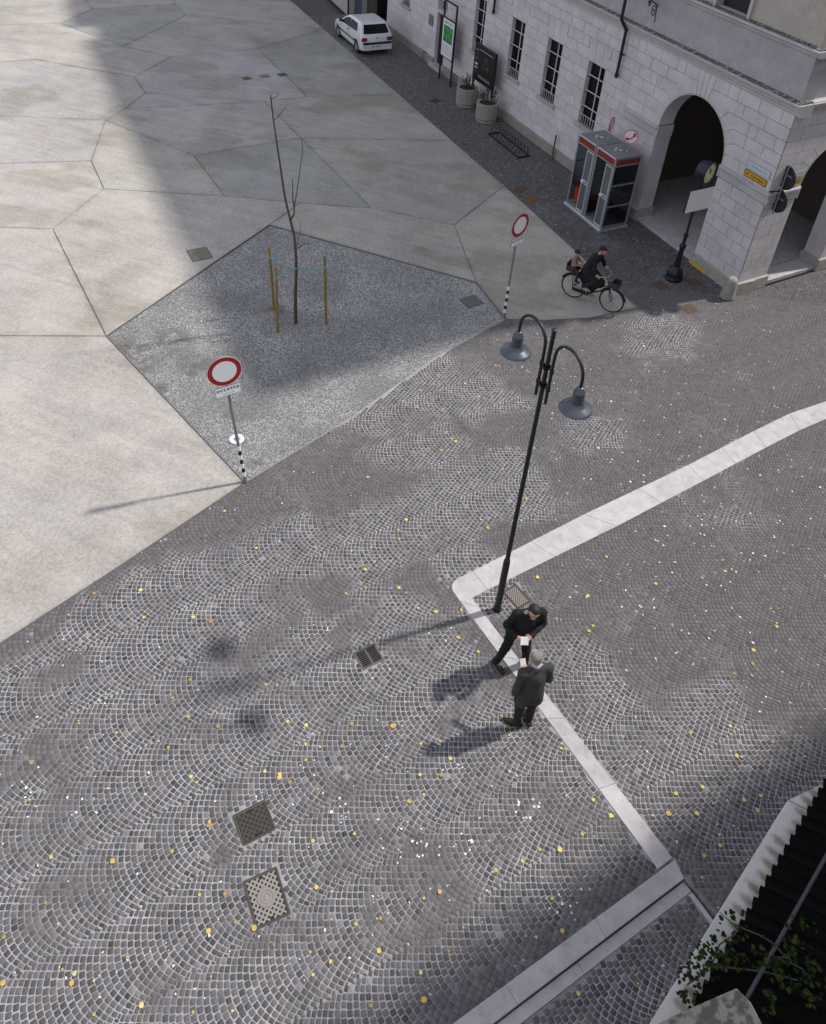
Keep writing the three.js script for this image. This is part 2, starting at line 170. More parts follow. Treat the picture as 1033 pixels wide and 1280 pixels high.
const cleanBlobs = [[540, 490, 1.4, 0.9], [470, 505, 0.9, 0.7], [610, 505, 0.7, 0.6], [530, 560, 1.0, 0.6], [535, 640, 1.0, 0.8], [620, 610, 0.9, 0.8], [450, 700, 0.8, 0.5], [350, 700, 0.9, 0.6], [300, 720, 0.7, 0.5], [590, 700, 0.5, 0.4], [180, 740, 1.0, 0.5], [720, 860, 0.7, 0.7], [760, 930, 0.8, 0.6], [860, 900, 0.8, 0.5], [610, 750, 0.5, 0.3], [740, 545, 0.8, 0.6], [830, 420, 1.0, 0.7]].map(([x, y, a, b]) => [...G(x, y), a, b]);
const blob = (x0, z0, L) => { let m = 0; const x = x0 + 0.9 * (fbm(x0 * 1.5, z0 * 1.5, 3, 301) - 0.5), z = z0 + 0.9 * (fbm(x0 * 1.5 + 50, z0 * 1.5, 3, 302) - 0.5); for (const [bx, bz, a, b] of L) { const dx = x - bx, dz = z - bz, p = (dx * 0.84 - dz * 0.54) / a, q = (dx * 0.54 + dz * 0.84) / b; const d = 1 - Math.sqrt(p * p + q * q) * 0.62; if (d > m) m = d; } return clamp(m * 1.5); };
const bandLine = [[1.2, -8.95], [9.3, -14.5]], edgeLine = [N.b2, N.gf];
// outlines, traced on the photograph, of the two areas where pale sand still fills the joints
const paleA = [[-140, 905], [0, 825], [90, 775], [200, 722], [330, 685], [430, 690], [500, 725], [560, 765], [640, 855], [700, 915], [815, 1075], [560, 1260], [500, 1420], [-140, 1420]].map((p) => G(...p)), paleB = [[690, 845], [740, 850], [860, 890], [960, 900], [1060, 935], [1060, 1010], [870, 1100], [800, 1020]].map((p) => G(...p));
const zoneDist = (x, z, p) => (inPoly(x, z, p) ? -1 : 1) * polyDist(x, z, p);
function dirt(x, z) {                                         // 0: pale sand in the joints, 1: dark silt over everything
  const n = fbm(x * 0.9 + 3, z * 0.9, 4, 131), n2 = fbm(x * 2.6, z * 2.6 + 11, 3, 141);
  let b = lerp(0.15, 0.80, sstep(-0.5, 0.5, Math.min(zoneDist(x, z, paleA), zoneDist(x, z, paleB), zoneDist(x, z, lowPoly))));
  const ed = segDist(x, z, N.gf, N.b3); b = Math.max(b, 0.95 * (1 - sstep(0.15, 0.75, ed)));
  const ed2 = segDist(x, z, N.gf, N.gc); b = Math.max(b, 0.7 * (1 - sstep(0.2, 0.8, ed2)));
  const o = (x - CORNER[0]) * NF[0] + (z - CORNER[1]) * NF[1]; if (o < OE + 0.1) b = 0.9;
  b = lerp(b, 0.02, blob(x, z, cleanBlobs)); b = Math.max(b, 0.58 * blob(x, z, dirtBlobs));
  return clamp(sstep(0.18, 0.82, b + 0.95 * (n - 0.5) + 0.6 * (n2 - 0.5)));
}
const paving = struct('cobble_paving');
const BL = 30, BX0 = -10, BZ0 = -29.5;
const dirtF = field(600, (u, v) => dirt(BX0 + u * BL, BZ0 + v * BL)), bedW = field(400, (u, v) => fbm(u * 90, v * 90, 2, 161) - 0.5), dirtAt = (x, z) => dirtF((x - BX0) / BL, (z - BZ0) / BL);
const bedMap = tex(2048, (u, v, i, j) => {
  const d = dirtF(u, v), g = hash2(i, j, 151), k = lerp(0.32 + 0.2 * bedW(u, v), 0.10, d) * (0.72 + 0.56 * g);
  return [k, k * lerp(0.962, 0.945, d), k * lerp(0.97, 0.945, d)];
});
bedMap.wrapS = bedMap.wrapT = THREE.ClampToEdgeWrapping;
const pavePoly = [N.b3, N.b2, N.b1, N.gf, G(440, 521), G(545, 446), N.gc, N.lo2, N.lo1, N.tip, F(26, OE), F(26, -0.1), F(-0.05, -0.1), [12.2, -21.3], [17, -24], [22, -10], [4.83, -3.67], [4.17, -4.63], [4.03, -4.78], [-0.43, -1.82], [-0.43, -0.8], [-4.6, -0.8], [-9.5, -3]];

const bedShape = new THREE.Shape(pavePoly.map(([x, z]) => new THREE.Vector2(x, -z))); bedShape.holes.push(new THREE.Path(inset(cov.drain, 0.006).map(([x, z]) => new THREE.Vector2(x, -z))));
mesh('mortar_bed', worldUV(new THREE.ExtrudeGeometry(bedShape, { depth: 0.1955, bevelEnabled: false }).rotateX(-PI / 2).translate(0, -0.2, 0), BX0, BZ0, BL), M([1, 1, 1], { map: bedMap, bumpMap: bumpOf(120), bumpScale: 0.004, roughness: 0.95 }), paving);
const cobGeo = (() => {                                       // one worn cube, unit footprint, top at 0
  const ring = [[-0.5, -0.36], [-0.38, -0.5], [0.34, -0.5], [0.5, -0.4], [0.5, 0.37], [0.39, 0.5], [-0.36, 0.49], [-0.5, 0.38]], pos = [], idx = [];
  const put = (s, y) => ring.forEach(([x, z], i) => pos.push(x * s + 0.02 * (hash2(i, 1, 171) - 0.5), y, z * s + 0.02 * (hash2(i, 2, 171) - 0.5)));
  put(1, -0.03); put(0.985, -0.004); put(0.86, 0); pos.push(0.03, 0.0015, -0.02);
  for (let r = 0; r < 2; r++) for (let i = 0; i < 8; i++) { const a = r * 8 + i, b = r * 8 + (i + 1) % 8, c = a + 8, d = b + 8; idx.push(a, c, b, b, c, d); }
  for (let i = 0; i < 8; i++) idx.push(16 + i, 24, 16 + (i + 1) % 8);
  let g = new THREE.BufferGeometry(); g.setAttribute('position', new THREE.Float32BufferAttribute(pos, 3)); g.setIndex(idx); g = toCreasedNormals(g, 0.7); const p = g.attributes.position, uv = new Float32Array(p.count * 2); for (let i = 0; i < p.count; i++) { uv[2 * i] = p.getX(i) + 0.5; uv[2 * i + 1] = p.getZ(i) + 0.5; } g.setAttribute('uv', new THREE.BufferAttribute(uv, 2)); return g;
})();
const cobMap = tex(128, (u, v, i, j) => { const k = 0.86 + 0.25 * (hash2(i, j, 181) - 0.5) + 0.3 * (fbm(u * 10, v * 10, 3, 191, 10) - 0.5); return [k, k, k]; });
const cobbles = [];
{
  const R = RNG(5), AX = [-0.841, 0.541], BX = [0.541, 0.841], W = 0.96, RA = 0.645, PIT = 0.079, phiM = Math.asin(W / 2 / RA), arcL = 2 * RA * phiM, inn = inset(pavePoly, 0.05), innLow = inset(lowPoly, 0.035);
  const quadsOut = bandQuads.map((q) => inset(q, -0.012));
  const okAt = (x, z) => { if (!(inPoly(x, z, inn) || inPoly(x, z, innLow)) || inPoly(x, z, annexPoly)) return false; for (const q of quadsOut) if (inPoly(x, z, q)) return false; for (const q of coversAt) if (inPoly(x, z, q)) return false; return true; };
  for (let j = -34; j < 34; j++) for (let k = -420; k < 420; k++) {
    const a0 = k * PIT + (j & 1 ? PIT * 0.5 : 0) + 0.25 * Math.sin(j * 1.7), b0 = (j + 0.5) * W, n = 14;
    const cx = AX[0] * a0 + BX[0] * b0, cz = AX[1] * a0 + BX[1] * b0; if (cx < -12 || cx > 20 || cz < -45 || cz > 1) continue;
    const half = k & 1 ? 0.5 : 0;
    for (let i = 0; i < n + (half ? 1 : 0); i++) {
      let t0 = (i - half) / n, t1 = (i + 1 - half) / n; t0 = clamp(t0); t1 = clamp(t1); const wob = 0.12 / n; const tm = (t0 + t1) / 2 + wob * (R() - 0.5); let st = (t1 - t0) * arcL - 0.0085 - 0.004 * R(); if (st < 0.025) continue;
      const ph = (tm - 0.5) * 2 * phiM, t = RA * Math.sin(ph), a = a0 + RA * (Math.cos(ph) - 1) + 0.006 * (R() - 0.5), x = AX[0] * a + BX[0] * (b0 + t), z = AX[1] * a + BX[1] * (b0 + t);
      if (z < -42 || !okAt(x, z)) continue;
      const pp = toPix(x, 0, z); if (pp[0] < -150 || pp[0] > 1200 || pp[1] > 1420) continue;
      const c = Math.cos(ph), sr = PIT * c * (1 + 0.05 * (R() - 0.5)) - 0.0085 - 0.003 * R(); st *= 0.97 + 0.06 * R();
      const tx = BX[0] * Math.cos(ph) - AX[0] * Math.sin(ph), tz = BX[1] * Math.cos(ph) - AX[1] * Math.sin(ph);
      const low = inPoly(x, z, lowPoly), dd = dirtAt(x, z);
      const tone = R(); let base = 0.06 + 0.075 * R(), cr_ = 1.01, cg = 0.96, cb = 1.02;
      if (tone < 0.06) base *= 0.6; else if (tone > 0.93) base *= 1.5; else if (tone > 0.86) { cr_ = 1.15; cg = 0.95; cb = 0.93; } else if (tone > 0.78) { cb = 1.13; cr_ = 0.95; }
      const dust = dd * (0.35 + 0.65 * R()) * ((x - CORNER[0]) * NF[0] + (z - CORNER[1]) * NF[1] < OE + 0.02 && z < -19 ? 0.15 : 1);
      const C = [lerp(base * cr_, 0.160, dust * 0.75), lerp(base * cg, 0.144, dust * 0.75), lerp(base * cb, 0.145, dust * 0.75)];
      if (R() < 0.003) { C[0] = 0.27; C[1] = C[2] = 0.265; }
      const q4 = R() < 0.5 ? 0 : PI; cobbles.push({ x, z, y: (low ? -0.05 : 0) + 0.0028 * (R() - 0.5), ry: -Math.atan2(tz, tx) + q4 + 0.05 * (R() - 0.5), sx: st, sz: sr, C, d: Math.hypot(x, z - 0), px: pp, tilt: 0.045 * (R() - 0.5) });
    }
  }
  console.log('cobbles', cobbles.length);
  const inFrame = (c) => c.px[0] > 4 && c.px[0] < 800 - (c.px[1] - 1000) * 0.1 && c.px[1] > 900 && c.px[1] < 1275;
  cobbles.sort((a, b) => (inFrame(b) - inFrame(a)) || a.d - b.d);
  const solo = cobbles.splice(0, 300), mats = new Map();
  for (const c of solo) { const key = c.C.map((v) => Math.round(v * 120)).join(); if (!mats.has(key)) mats.set(key, M(c.C, { map: cobMap, roughness: 0.75 })); const m = mesh('cobble', cobGeo, mats.get(key), paving, [c.x, c.y, c.z], [c.tilt, c.ry, 0]); m.rotation.order = 'YXZ'; m.scale.set(c.sx, 1, c.sz); }
  const im = new THREE.InstancedMesh(cobGeo, M([1, 1, 1], { map: cobMap, roughness: 0.75 }), cobbles.length), m4 = new THREE.Matrix4(), q = new THREE.Quaternion(), e = new THREE.Euler(0, 0, 0, 'YXZ'), cc = new THREE.Color();
  cobbles.forEach((c, i) => { e.set(c.tilt, c.ry, 0, 'YXZ'); q.setFromEuler(e); m4.compose(V3(c.x, c.y, c.z), q, V3(c.sx, 1, c.sz)); im.setMatrixAt(i, m4); im.setColorAt(i, cc.setRGB(...c.C)); });
  im.name = 'cobbles_beyond'; im.userData.kind = 'stuff'; im.castShadow = im.receiveShadow = true; paving.add(im);
}
// the lower strip of paving beyond the step
mesh('lower_mortar_bed', worldUV(prismY(inset(lowPoly, 0.002), -0.25, -0.0545), BX0, BZ0, BL), M([1, 1, 1], { map: bedMap, roughness: 0.95 }), paving);

// ---------------------------------------------------------------- the stone building with the arcade
const wallMap = tex(512, (u, v, i, j) => { const k = 0.87 + 0.22 * (fbm(u * 6, v * 6, 4, 201, 6) - 0.5) - 0.06 * sstep(0.56, 0.74, fbm(u * 8, v * 4, 4, 205, 4)) + 0.09 * (hash2(i, j, 211) - 0.5) + 0.1 * (fbm(u * 40, v * 40, 2, 221, 40) - 0.5); return [k, k * 0.99, k]; });
const blockMats = [[0.63, 0.60, 0.612], [0.61, 0.585, 0.598], [0.64, 0.61, 0.618], [0.595, 0.565, 0.578], [0.625, 0.602, 0.622]].map((c) => M(c, { map: wallMap, bumpMap: bumpOf(2), bumpScale: 0.003, roughness: 0.9 }));
const groutMat = M([0.20, 0.19, 0.19], { roughness: 1 });
const plinthMat = M([0.30, 0.30, 0.255], { map: stoneMap, roughness: 0.95, bumpMap: bumpOf(2), bumpScale: 0.004 }), plinthPale = M([0.42, 0.41, 0.385], { map: stoneMap, roughness: 0.95, bumpMap: bumpOf(2), bumpScale: 0.004 });
const bandMat = M([0.52, 0.50, 0.51], { map: wallMap, roughness: 0.9 }), fasciaMat = M([0.41, 0.405, 0.42], { map: wallMap, roughness: 0.9 }), creamMat = M([0.46, 0.43, 0.38], { map: wallMap, roughness: 0.9 });
const mossTop = M([1, 1, 1], { roughness: 1, map: tex(256, (u, v, i, j) => { const n = fbm(u * 48, v * 48, 4, 231, 48), k = sstep(0.30, 0.56, n), g = 0.8 + 0.4 * hash2(i, j, 6); return [lerp(0.30, 0.05, k) * g, lerp(0.29, 0.052, k) * g, lerp(0.29, 0.04, k) * g]; }) });
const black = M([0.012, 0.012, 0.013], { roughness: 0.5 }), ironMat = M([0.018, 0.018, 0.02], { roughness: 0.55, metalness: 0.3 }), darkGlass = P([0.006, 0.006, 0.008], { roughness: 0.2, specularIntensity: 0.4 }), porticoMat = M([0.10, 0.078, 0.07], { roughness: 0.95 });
const house = thing('corner_building', 'lilac grey stone block building with arched arcade at its corner', 'building', [CORNER[0], 0, CORNER[1]], YAW);
const frontWall = sub('front_wall', house), sideWall = sub('side_wall', house, [0, 0, 0], Math.atan2(0.9984, -0.057));
const ROW = 0.33, blocks = [];                                // blocks: {poly, wall, z}
function addBlock(wall, poly, z) { blocks.push({ wall, poly, z }); }
function fillRow(wall, z, y0, y1, spans, L, par) { for (const [a, b] of spans) { if (b - a < 0.06) continue; const n = Math.max(1, Math.round((b - a) / L)); const l = (b - a) / n; const cuts = [a]; const full = b - a > 1.5 * L; if (full && par) { cuts.push(a + l * 0.5); for (let i = 1; i < n; i++) cuts.push(a + l * (i + 0.5)); } else for (let i = 1; i < n; i++) cuts.push(a + l * i); cuts.push(b); for (let i = 0; i + 1 < cuts.length; i++) addBlock(wall, [[cuts[i], y0], [cuts[i + 1], y0], [cuts[i + 1], y1], [cuts[i], y1]], z); } }
const minus = (spans, a, b) => spans.flatMap(([p, q]) => b <= p || a >= q ? [[p, q]] : [[p, Math.max(p, a)], [Math.min(q, b), q]].filter(([m, n]) => n - m > 0.02));
function archWall(wall, z, X0, X1, ax0, ax1, yc, L, bandRow) {  // rows with voussoirs that run into the courses
  const c = (ax0 + ax1) / 2, R = (ax1 - ax0) / 2, D = 0.34, nk = []; const lastY = Math.max(...Array.from({ length: 14 }, (_, k) => 0.33 + ROW * (k + 1)).filter((y) => y - ROW - yc <= (R + D) * 0.97)), keyAng = Math.asin(clamp((lastY - yc) / (R + D), -1, 0.985));
  for (let k = 0; k < 14; k++) {
    const y0 = 0.33 + ROW * k, y1 = y0 + ROW; if (k === bandRow) continue;
    if (y0 < yc - 0.02) { fillRow(wall, z, y0, y1, minus([[X0, X1]], ax0, ax1), L, k & 1); continue; }
    const ang = (y) => Math.asin(clamp((y - yc) / (R + D), -1, 0.985)), a0 = y0 - yc < 0.05 ? 0 : ang(y0), a1 = ang(y1), top = y1 - yc > (R + D) * 0.985;
    if (y0 - yc > (R + D) * 0.97) { const aK = Math.asin(0.985 * 1), tn = Math.tan(keyAng); for (const sg of [-1, 1]) { const xi0 = c + sg * (y0 - yc) / tn, xi1 = c + sg * (y1 - yc) / tn, xo = c + sg * (0.62 + 0.2 * (k & 1)), pl = [[xi0, y0], [xo, y0], [xo, y1], [xi1, y1]]; addBlock(wall, sg > 0 ? pl : pl.slice().reverse(), z); fillRow(wall, z, y0, y1, sg > 0 ? [[xo, X1]] : [[X0, xo]], L, k & 1); } continue; }
    for (const sg of [-1, 1]) {
      const P0 = (a, r) => [c + sg * r * Math.cos(a), yc + r * Math.sin(a)], arc = []; for (let i = 0; i <= 5; i++) arc.push(P0(lerp(a0, a1, i / 5), R + 0.012));
      const r0 = a0 < 0.02 ? R + 0.012 : (y0 - yc) / Math.sin(a0), r1 = (y1 - yc) / Math.sin(a1), xo = c + sg * (Math.max(r0 * Math.cos(a0), R * 0.9) + 0.30 + 0.16 * (k & 1));
      const poly = [...arc, P0(a1, r1)].concat([[xo, y1], [xo, y0]], a0 < 0.02 ? [] : [P0(a0, r0)]);
      if (top) nk.push([sg, a1, y1]);
      addBlock(wall, sg > 0 ? poly : poly.slice().reverse(), z); fillRow(wall, z, y0, y1, sg > 0 ? [[xo, X1]] : [[X0, xo]], L, k & 1);
    }
  }
  // keystones between the last radial joints and the course under the cornice
  const aL = keyAng, yT = 4.95;
  const key = (t0, t1) => { const p = []; for (let i = 0; i <= 4; i++) { const a = lerp(t0, t1, i / 4); p.push([c + (R + 0.012) * Math.cos(a), yc + (R + 0.012) * Math.sin(a)]); } p.push([c + (yT - yc) / Math.tan(t1), yT], [c + (yT - yc) / Math.tan(t0), yT]); addBlock(wall, p.reverse(), z); };
  const w = (PI - 2 * aL) / 3; key(aL, aL + w); key(aL + w, aL + 2 * w); key(aL + 2 * w, PI - aL);
}
// front, left of the arcade: x = -s
const wins = [[-8.0, -7.12], [-10.32, -9.44], [-12.62, -11.76], [-15.24, -14.46], [-21.7, -20.86]], ZL = -0.07, ZA = -0.02, BT = 0.016;
const doorX = [-18.25, -17.45];
for (let k = 0; k < 14; k++) {
  const y0 = 0.33 + ROW * k, y1 = y0 + ROW; let sp = [[-23.2, -5.87]];
  for (const [a, b] of wins) { if (y0 > 1.6 && y1 < 3.7) sp = minus(sp, a, b); else if (k === 10 || k === 11) sp = minus(sp, a - 0.09 - 0.05 * (k - 10), b + 0.09 + 0.05 * (k - 10)); }
  if (y1 < 3.7) sp = minus(sp, ...doorX);
  fillRow(frontWall, ZL, y0, y1, sp, 0.66, k & 1);
  if (k === 10) for (const [a, b] of wins) for (let i = 0; i < 3; i++) { const p = (t, e) => lerp(a - e, b + e, t); addBlock(frontWall, [[p(i / 3, 0.088), y0], [p((i + 1) / 3, 0.088), y0], [p((i + 1) / 3, 0.138), y1 + ROW], [p(i / 3, 0.138), y1 + ROW]], ZL); }
}
archWall(frontWall, ZA, -5.85, -0.02, -4.30, -1.70, 3.0, 0.62, 7);
archWall(sideWall, ZA, 0.02, 5.6, 1.10, 3.20, 3.0, 0.52, 7);
// the largest 300 in the picture are blocks of their own, the rest is one part per wall
{
  house.updateMatrixWorld(true);
  for (const b of blocks) { const m = new THREE.Box2(); let vis = true; for (const [x, y] of b.poly) { const w = V3(x, y, b.z).applyMatrix4(b.wall.matrixWorld), p = toPix(w.x, w.y, w.z); m.expandByPoint(new THREE.Vector2(...p)); } const s = m.getSize(new THREE.Vector2()), ce = m.getCenter(new THREE.Vector2()); vis = ce.x < 1040 && ce.y > -4 && ce.x > 0; b.score = vis ? s.x * s.y : 0; }
  const order = blocks.slice().sort((p, q) => q.score - p.score), solo = new Set(order.slice(0, 300).filter((b) => b.score > 0)), rest = new Map();
  const geoOf = (b) => mUV(prism(inset(b.poly, 0.0058), BT, 0.004), 1.7).translate(0, 0, b.z);
  let n = 0; for (const b of blocks) { if (solo.has(b)) mesh('stone_block', geoOf(b), blockMats[Math.floor(hash2(n++, 3, 19) * 5)], b.wall); else { if (!rest.has(b.wall)) rest.set(b.wall, []); rest.get(b.wall).push(geoOf(b)); } }
  for (const [w, l] of rest) { const m = mesh('stone_blocks_beyond', merge(l), blockMats[0], w); m.userData.kind = 'stuff'; }
  console.log('blocks', blocks.length, solo.size);
}
// wall bodies behind the blocks, with real openings
function wallBody(parent, x0, x1, y0, y1, thick, z, holes, name = 'wall_core') { const s = new THREE.Shape([[x0, y0], [x1, y0], [x1, y1], [x0, y1]].map((p) => new THREE.Vector2(...p))); for (const h of holes) s.holes.push(h); const g = new THREE.ExtrudeGeometry(s, { depth: thick, bevelEnabled: false, curveSegments: 28 }); g.translate(0, 0, z - thick); return mesh(name, mUV(g, 1.7), groutMat === null ? bandMat : bandMat, parent); }
const rectHole = (a, b, y0, y1) => { const p = new THREE.Path(); p.moveTo(a, y0); p.lineTo(a, y1); p.lineTo(b, y1); p.lineTo(b, y0); p.closePath(); return p; };
const archHole = (a, b, yc, yb) => { const p = new THREE.Path(), c = (a + b) / 2, R = (b - a) / 2; p.moveTo(a, yb); p.lineTo(a, yc); for (let i = 1; i < 28; i++) { const t = PI - PI * i / 28; p.lineTo(c + R * Math.cos(t), yc + R * Math.sin(t)); } p.lineTo(b, yc); p.lineTo(b, yb); p.closePath(); return p; };
const jointMat = M([0.15, 0.145, 0.145], { roughness: 1 });
wallBody(frontWall, -23.2, -5.86, 0, 4.95, 0.5, ZL + 0.004, [...wins.map(([a, b]) => rectHole(a, b, 1.65, 3.63)), rectHole(...doorX, 0.12, 3.63)]).material = jointMat;
wallBody(frontWall, -5.86, -0.12, 0.0, 4.95, 0.5, ZA + 0.004, [archHole(-4.3, -1.7, 3.0, 0.02)]).material = jointMat;
wallBody(sideWall, 0.04, 5.6, 0.0, 4.947, 0.5, ZA + 0.004, [archHole(1.1, 3.2, 3.0, 0.02)]).material = jointMat;
// jambs and soffits of the arches, plain dressed stone
function reveal(wall, a, b, yc, z, depth) {
  const c = (a + b) / 2, R = (b - a) / 2, t = 0.014;
  for (const [x, s] of [[a, 1], [b, -1]]) mesh('arch_jamb', mUV(box(t, yc - 0.36 - 0.33, depth, x + s * t / 2, (yc - 0.36 - 0.33) / 2 + 0.33, z - depth / 2), 1.7), blockMats[1], wall);
  for (const [x, s] of [[a, 1], [b, -1]]) mesh('impost', mUV(bbox(0.05, 0.33, depth + 0.055, 0.01, x + s * 0.025, yc - 0.195, z - depth / 2 + 0.02), 1.7), bandMat, wall);
  const pts = []; for (let i = 0; i <= 24; i++) { const th = PI * i / 24; pts.push([c + (R + 0.012) * Math.cos(th), yc + (R + 0.012) * Math.sin(th)]); } for (let i = 24; i >= 0; i--) { const th = PI * i / 24; pts.push([c + (R - 0.012) * Math.cos(th), yc + (R - 0.012) * Math.sin(th)]); }
  mesh('arch_soffit', mUV(prism(pts, depth).translate(0, 0, z - depth + 0.02), 1.7), blockMats[3], wall);
}
reveal(frontWall, -4.3, -1.7, 3.0, ZA, 0.52); reveal(sideWall, 1.1, 3.2, 3.0, ZA, 0.52);
// impost bands on the outer faces (row 7)
const bandProfile = (x0, x1, z) => { const g = prism([[0, 2.645], [0.03, 2.66], [0.035, 2.86], [0.075, 2.90], [0.075, 2.955], [0, 2.968]].map(([a, y]) => [-a, y]), x1 - x0); g.rotateY(PI / 2); g.translate(x0, 0, z); return mUV(g, 1.7); };
for (const [a, b] of [[-5.85, -4.3], [-1.7, 0.05]]) mesh('impost_band', bandProfile(a, b, ZA), bandMat, frontWall);
for (const [a, b] of [[0.022, 1.1], [3.2, 5.6]]) mesh('impost_band', bandProfile(a, b, ZA + 0.003), bandMat, sideWall);
// plinth stones
for (let x = -23.2; x < -5.9; x += 1.444) { if (x > -19.2 && x < -17.2) continue; mesh('plinth_stone', mUV(bbox(1.44, 0.326, 0.09, 0.006, x + 0.722, 0.163, -0.025 - 0.02), 1.3), plinthMat, frontWall); }
mesh('plinth_stone', mUV(bbox(1.0, 0.326, 0.09, 0.006, -18.78, 0.163, -0.045), 1.3), plinthMat, frontWall); mesh('plinth_stone', mUV(bbox(1.0, 0.326, 0.09, 0.006, -16.93, 0.163, -0.045), 1.3), plinthMat, frontWall);
for (const [a, b] of [[-5.86, -4.24], [-1.76, 0.07]]) mesh('plinth_stone', mUV(bbox(b - a, 0.36, 0.66, 0.012, (a + b) / 2, 0.18, -0.27), 1.3), plinthPale, frontWall);
mesh('yellow_mark', box(0.62, 0.1, 0.004, -1.38, 0.05, 0.0645), M([0.55, 0.36, 0.02], { roughness: 0.8 }), frontWall);
for (const [a, b] of [[0.07, 1.14], [3.14, 5.6]]) mesh('plinth_stone', mUV(bbox(b - a, 0.357, 0.66, 0.012, (a + b) / 2, 0.1785, -0.268), 1.3), plinthPale, sideWall);
// cornice, fascia, upper ledge, upper walls
const profile = (pts, x0, x1, z) => { const g = prism(pts.map(([a, y]) => [-a, y]), x1 - x0); g.rotateY(PI / 2); g.translate(x0, 0, z); return mUV(g, 1.7); };
const cornP = [[-0.3, 4.955], [0.02, 4.955], [0.03, 5.03], [0.06, 5.06], [0.07, 5.13], [0.13, 5.17], [0.14, 5.235], [-0.3, 5.255]], topP = [[-0.3, 5.258], [0.10, 5.240], [0.10, 5.262], [-0.05, 5.285], [-0.3, 5.29]];
mesh('cornice', profile(cornP, -23.2, 0.13, ZA), bandMat, frontWall); mesh('cornice_top', profile(topP, -23.2, 0.09, ZA), mossTop, frontWall);
mesh('cornice', profile(cornP.map(([a, y]) => [a + 0.002, y - 0.003]), 0.04, 5.6, ZA), bandMat, sideWall); mesh('cornice_top', profile(topP.map(([a, y]) => [a, y - 0.003]), 0.09, 5.6, ZA), M([0.5, 0.48, 0.48], { map: wallMap, roughness: 0.9 }), sideWall);
const ledgeP = [[-0.4, 6.30], [0.05, 6.30], [0.07, 6.36], [0.12, 6.40], [0.12, 6.45], [-0.4, 6.47]];
mesh('upper_ledge', profile(ledgeP, -23.2, 0.10, ZA - 0.04), bandMat, frontWall); mesh('upper_ledge', profile(ledgeP.map(([a, y]) => [a, y - 0.003]), 0.03, 5.6, ZA - 0.04), bandMat, sideWall);
mesh('ledge_top', profile([[-0.4, 6.472], [0.07, 6.462], [0.07, 6.475], [-0.2, 6.50], [-0.4, 6.51]], -23.2, 0.06, ZA - 0.04), mossTop, frontWall);
const planAt = (o, back) => [[o - 0.04, o - 0.02], [-23.2 - o * 0.3, o - 0.02], [-23.2 - o * 0.3, -back], [-0.057 * back + o - 0.04, -back]];
wallBody(frontWall, -23.2, -0.04, 5.2, 6.32, 0.4, -0.05, [], 'fascia').material = fasciaMat; wallBody(sideWall, 0.36, 5.6, 5.2, 6.317, 0.4, -0.05, [], 'fascia').material = M([0.42, 0.42, 0.45], { map: wallMap, roughness: 0.9 });
wallBody(frontWall, -23.2, -0.10, 6.4, 14.2, 0.4, -0.13, [rectHole(-3.45, -2.35, 6.5, 9.2), ...[-7, -10.6, -14.2, -17.8, -21.4].map((x) => rectHole(x, x + 1.1, 6.5, 9.2)), ...[-3.45, -7, -10.6, -14.2, -17.8, -21.4].map((x) => rectHole(x, x + 1.1, 10.6, 12.6))], 'upper_wall').material = creamMat;
wallBody(sideWall, 0.35, 14, 6.4, 14.197, 0.4, -0.13, [[1.4, 2.5], [4.9, 6], [8.4, 9.5]].map(([a, b]) => rectHole(a, b, 6.5, 9.2)), 'upper_wall').material = creamMat;
wallBody(sideWall, 5.6, 14, 0, 6.43, 0.4, -0.06, [], 'wall_core').material = bandMat;
mesh('window_frame', merge([box(0.09, 2.74, 0.1, -3.49, 7.85, -0.10), box(0.09, 2.74, 0.1, -2.31, 7.85, -0.10), box(1.27, 0.1, 0.1, -2.9, 9.26, -0.10)]), bandMat, frontWall);
mesh('dark_shutter', box(1.08, 2.68, 0.05, -2.9, 7.85, -0.33), M([0.02, 0.017, 0.017]), frontWall);
// inside: solid masses that close the building, the arcade's floor, ceiling and back walls
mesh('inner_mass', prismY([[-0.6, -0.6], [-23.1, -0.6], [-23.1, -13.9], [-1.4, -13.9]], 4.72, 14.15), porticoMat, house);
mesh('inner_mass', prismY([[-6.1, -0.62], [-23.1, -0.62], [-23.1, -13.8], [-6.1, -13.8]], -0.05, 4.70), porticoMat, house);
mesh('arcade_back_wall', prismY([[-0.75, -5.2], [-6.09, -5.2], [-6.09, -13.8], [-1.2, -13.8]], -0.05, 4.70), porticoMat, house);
mesh('arcade_floor', mUV(prismY([[-0.6, -0.56], [-6.08, -0.56], [-6.08, -5.19], [-0.9, -5.19]], -0.05, 0.094), 1.3), paleStone[1], house); mesh('threshold', mUV(prismY([[-1.72, -0.03], [-4.28, -0.03], [-4.28, -0.555], [-1.72, -0.555]], -0.05, 0.10, 0.006), 1.3), paleStone[1], house); mesh('threshold', mUV(box(2.06, 0.15, 0.52, 2.15, 0.024, -0.29), 1.3), paleStone[1], sideWall);
mesh('roof', prismY([[0.65, 0.55], [-23.8, 0.55], [-23.8, -14.6], [-0.2, -14.6]], 14.2, 14.45), M([0.16, 0.08, 0.055]), house);
mesh('roof', new THREE.ConeGeometry(1, 1, 4, 1).rotateY(PI / 4).scale(17, 3.2, 10.5).translate(-11.7, 16.06, -7), M([0.16, 0.08, 0.055]), house);
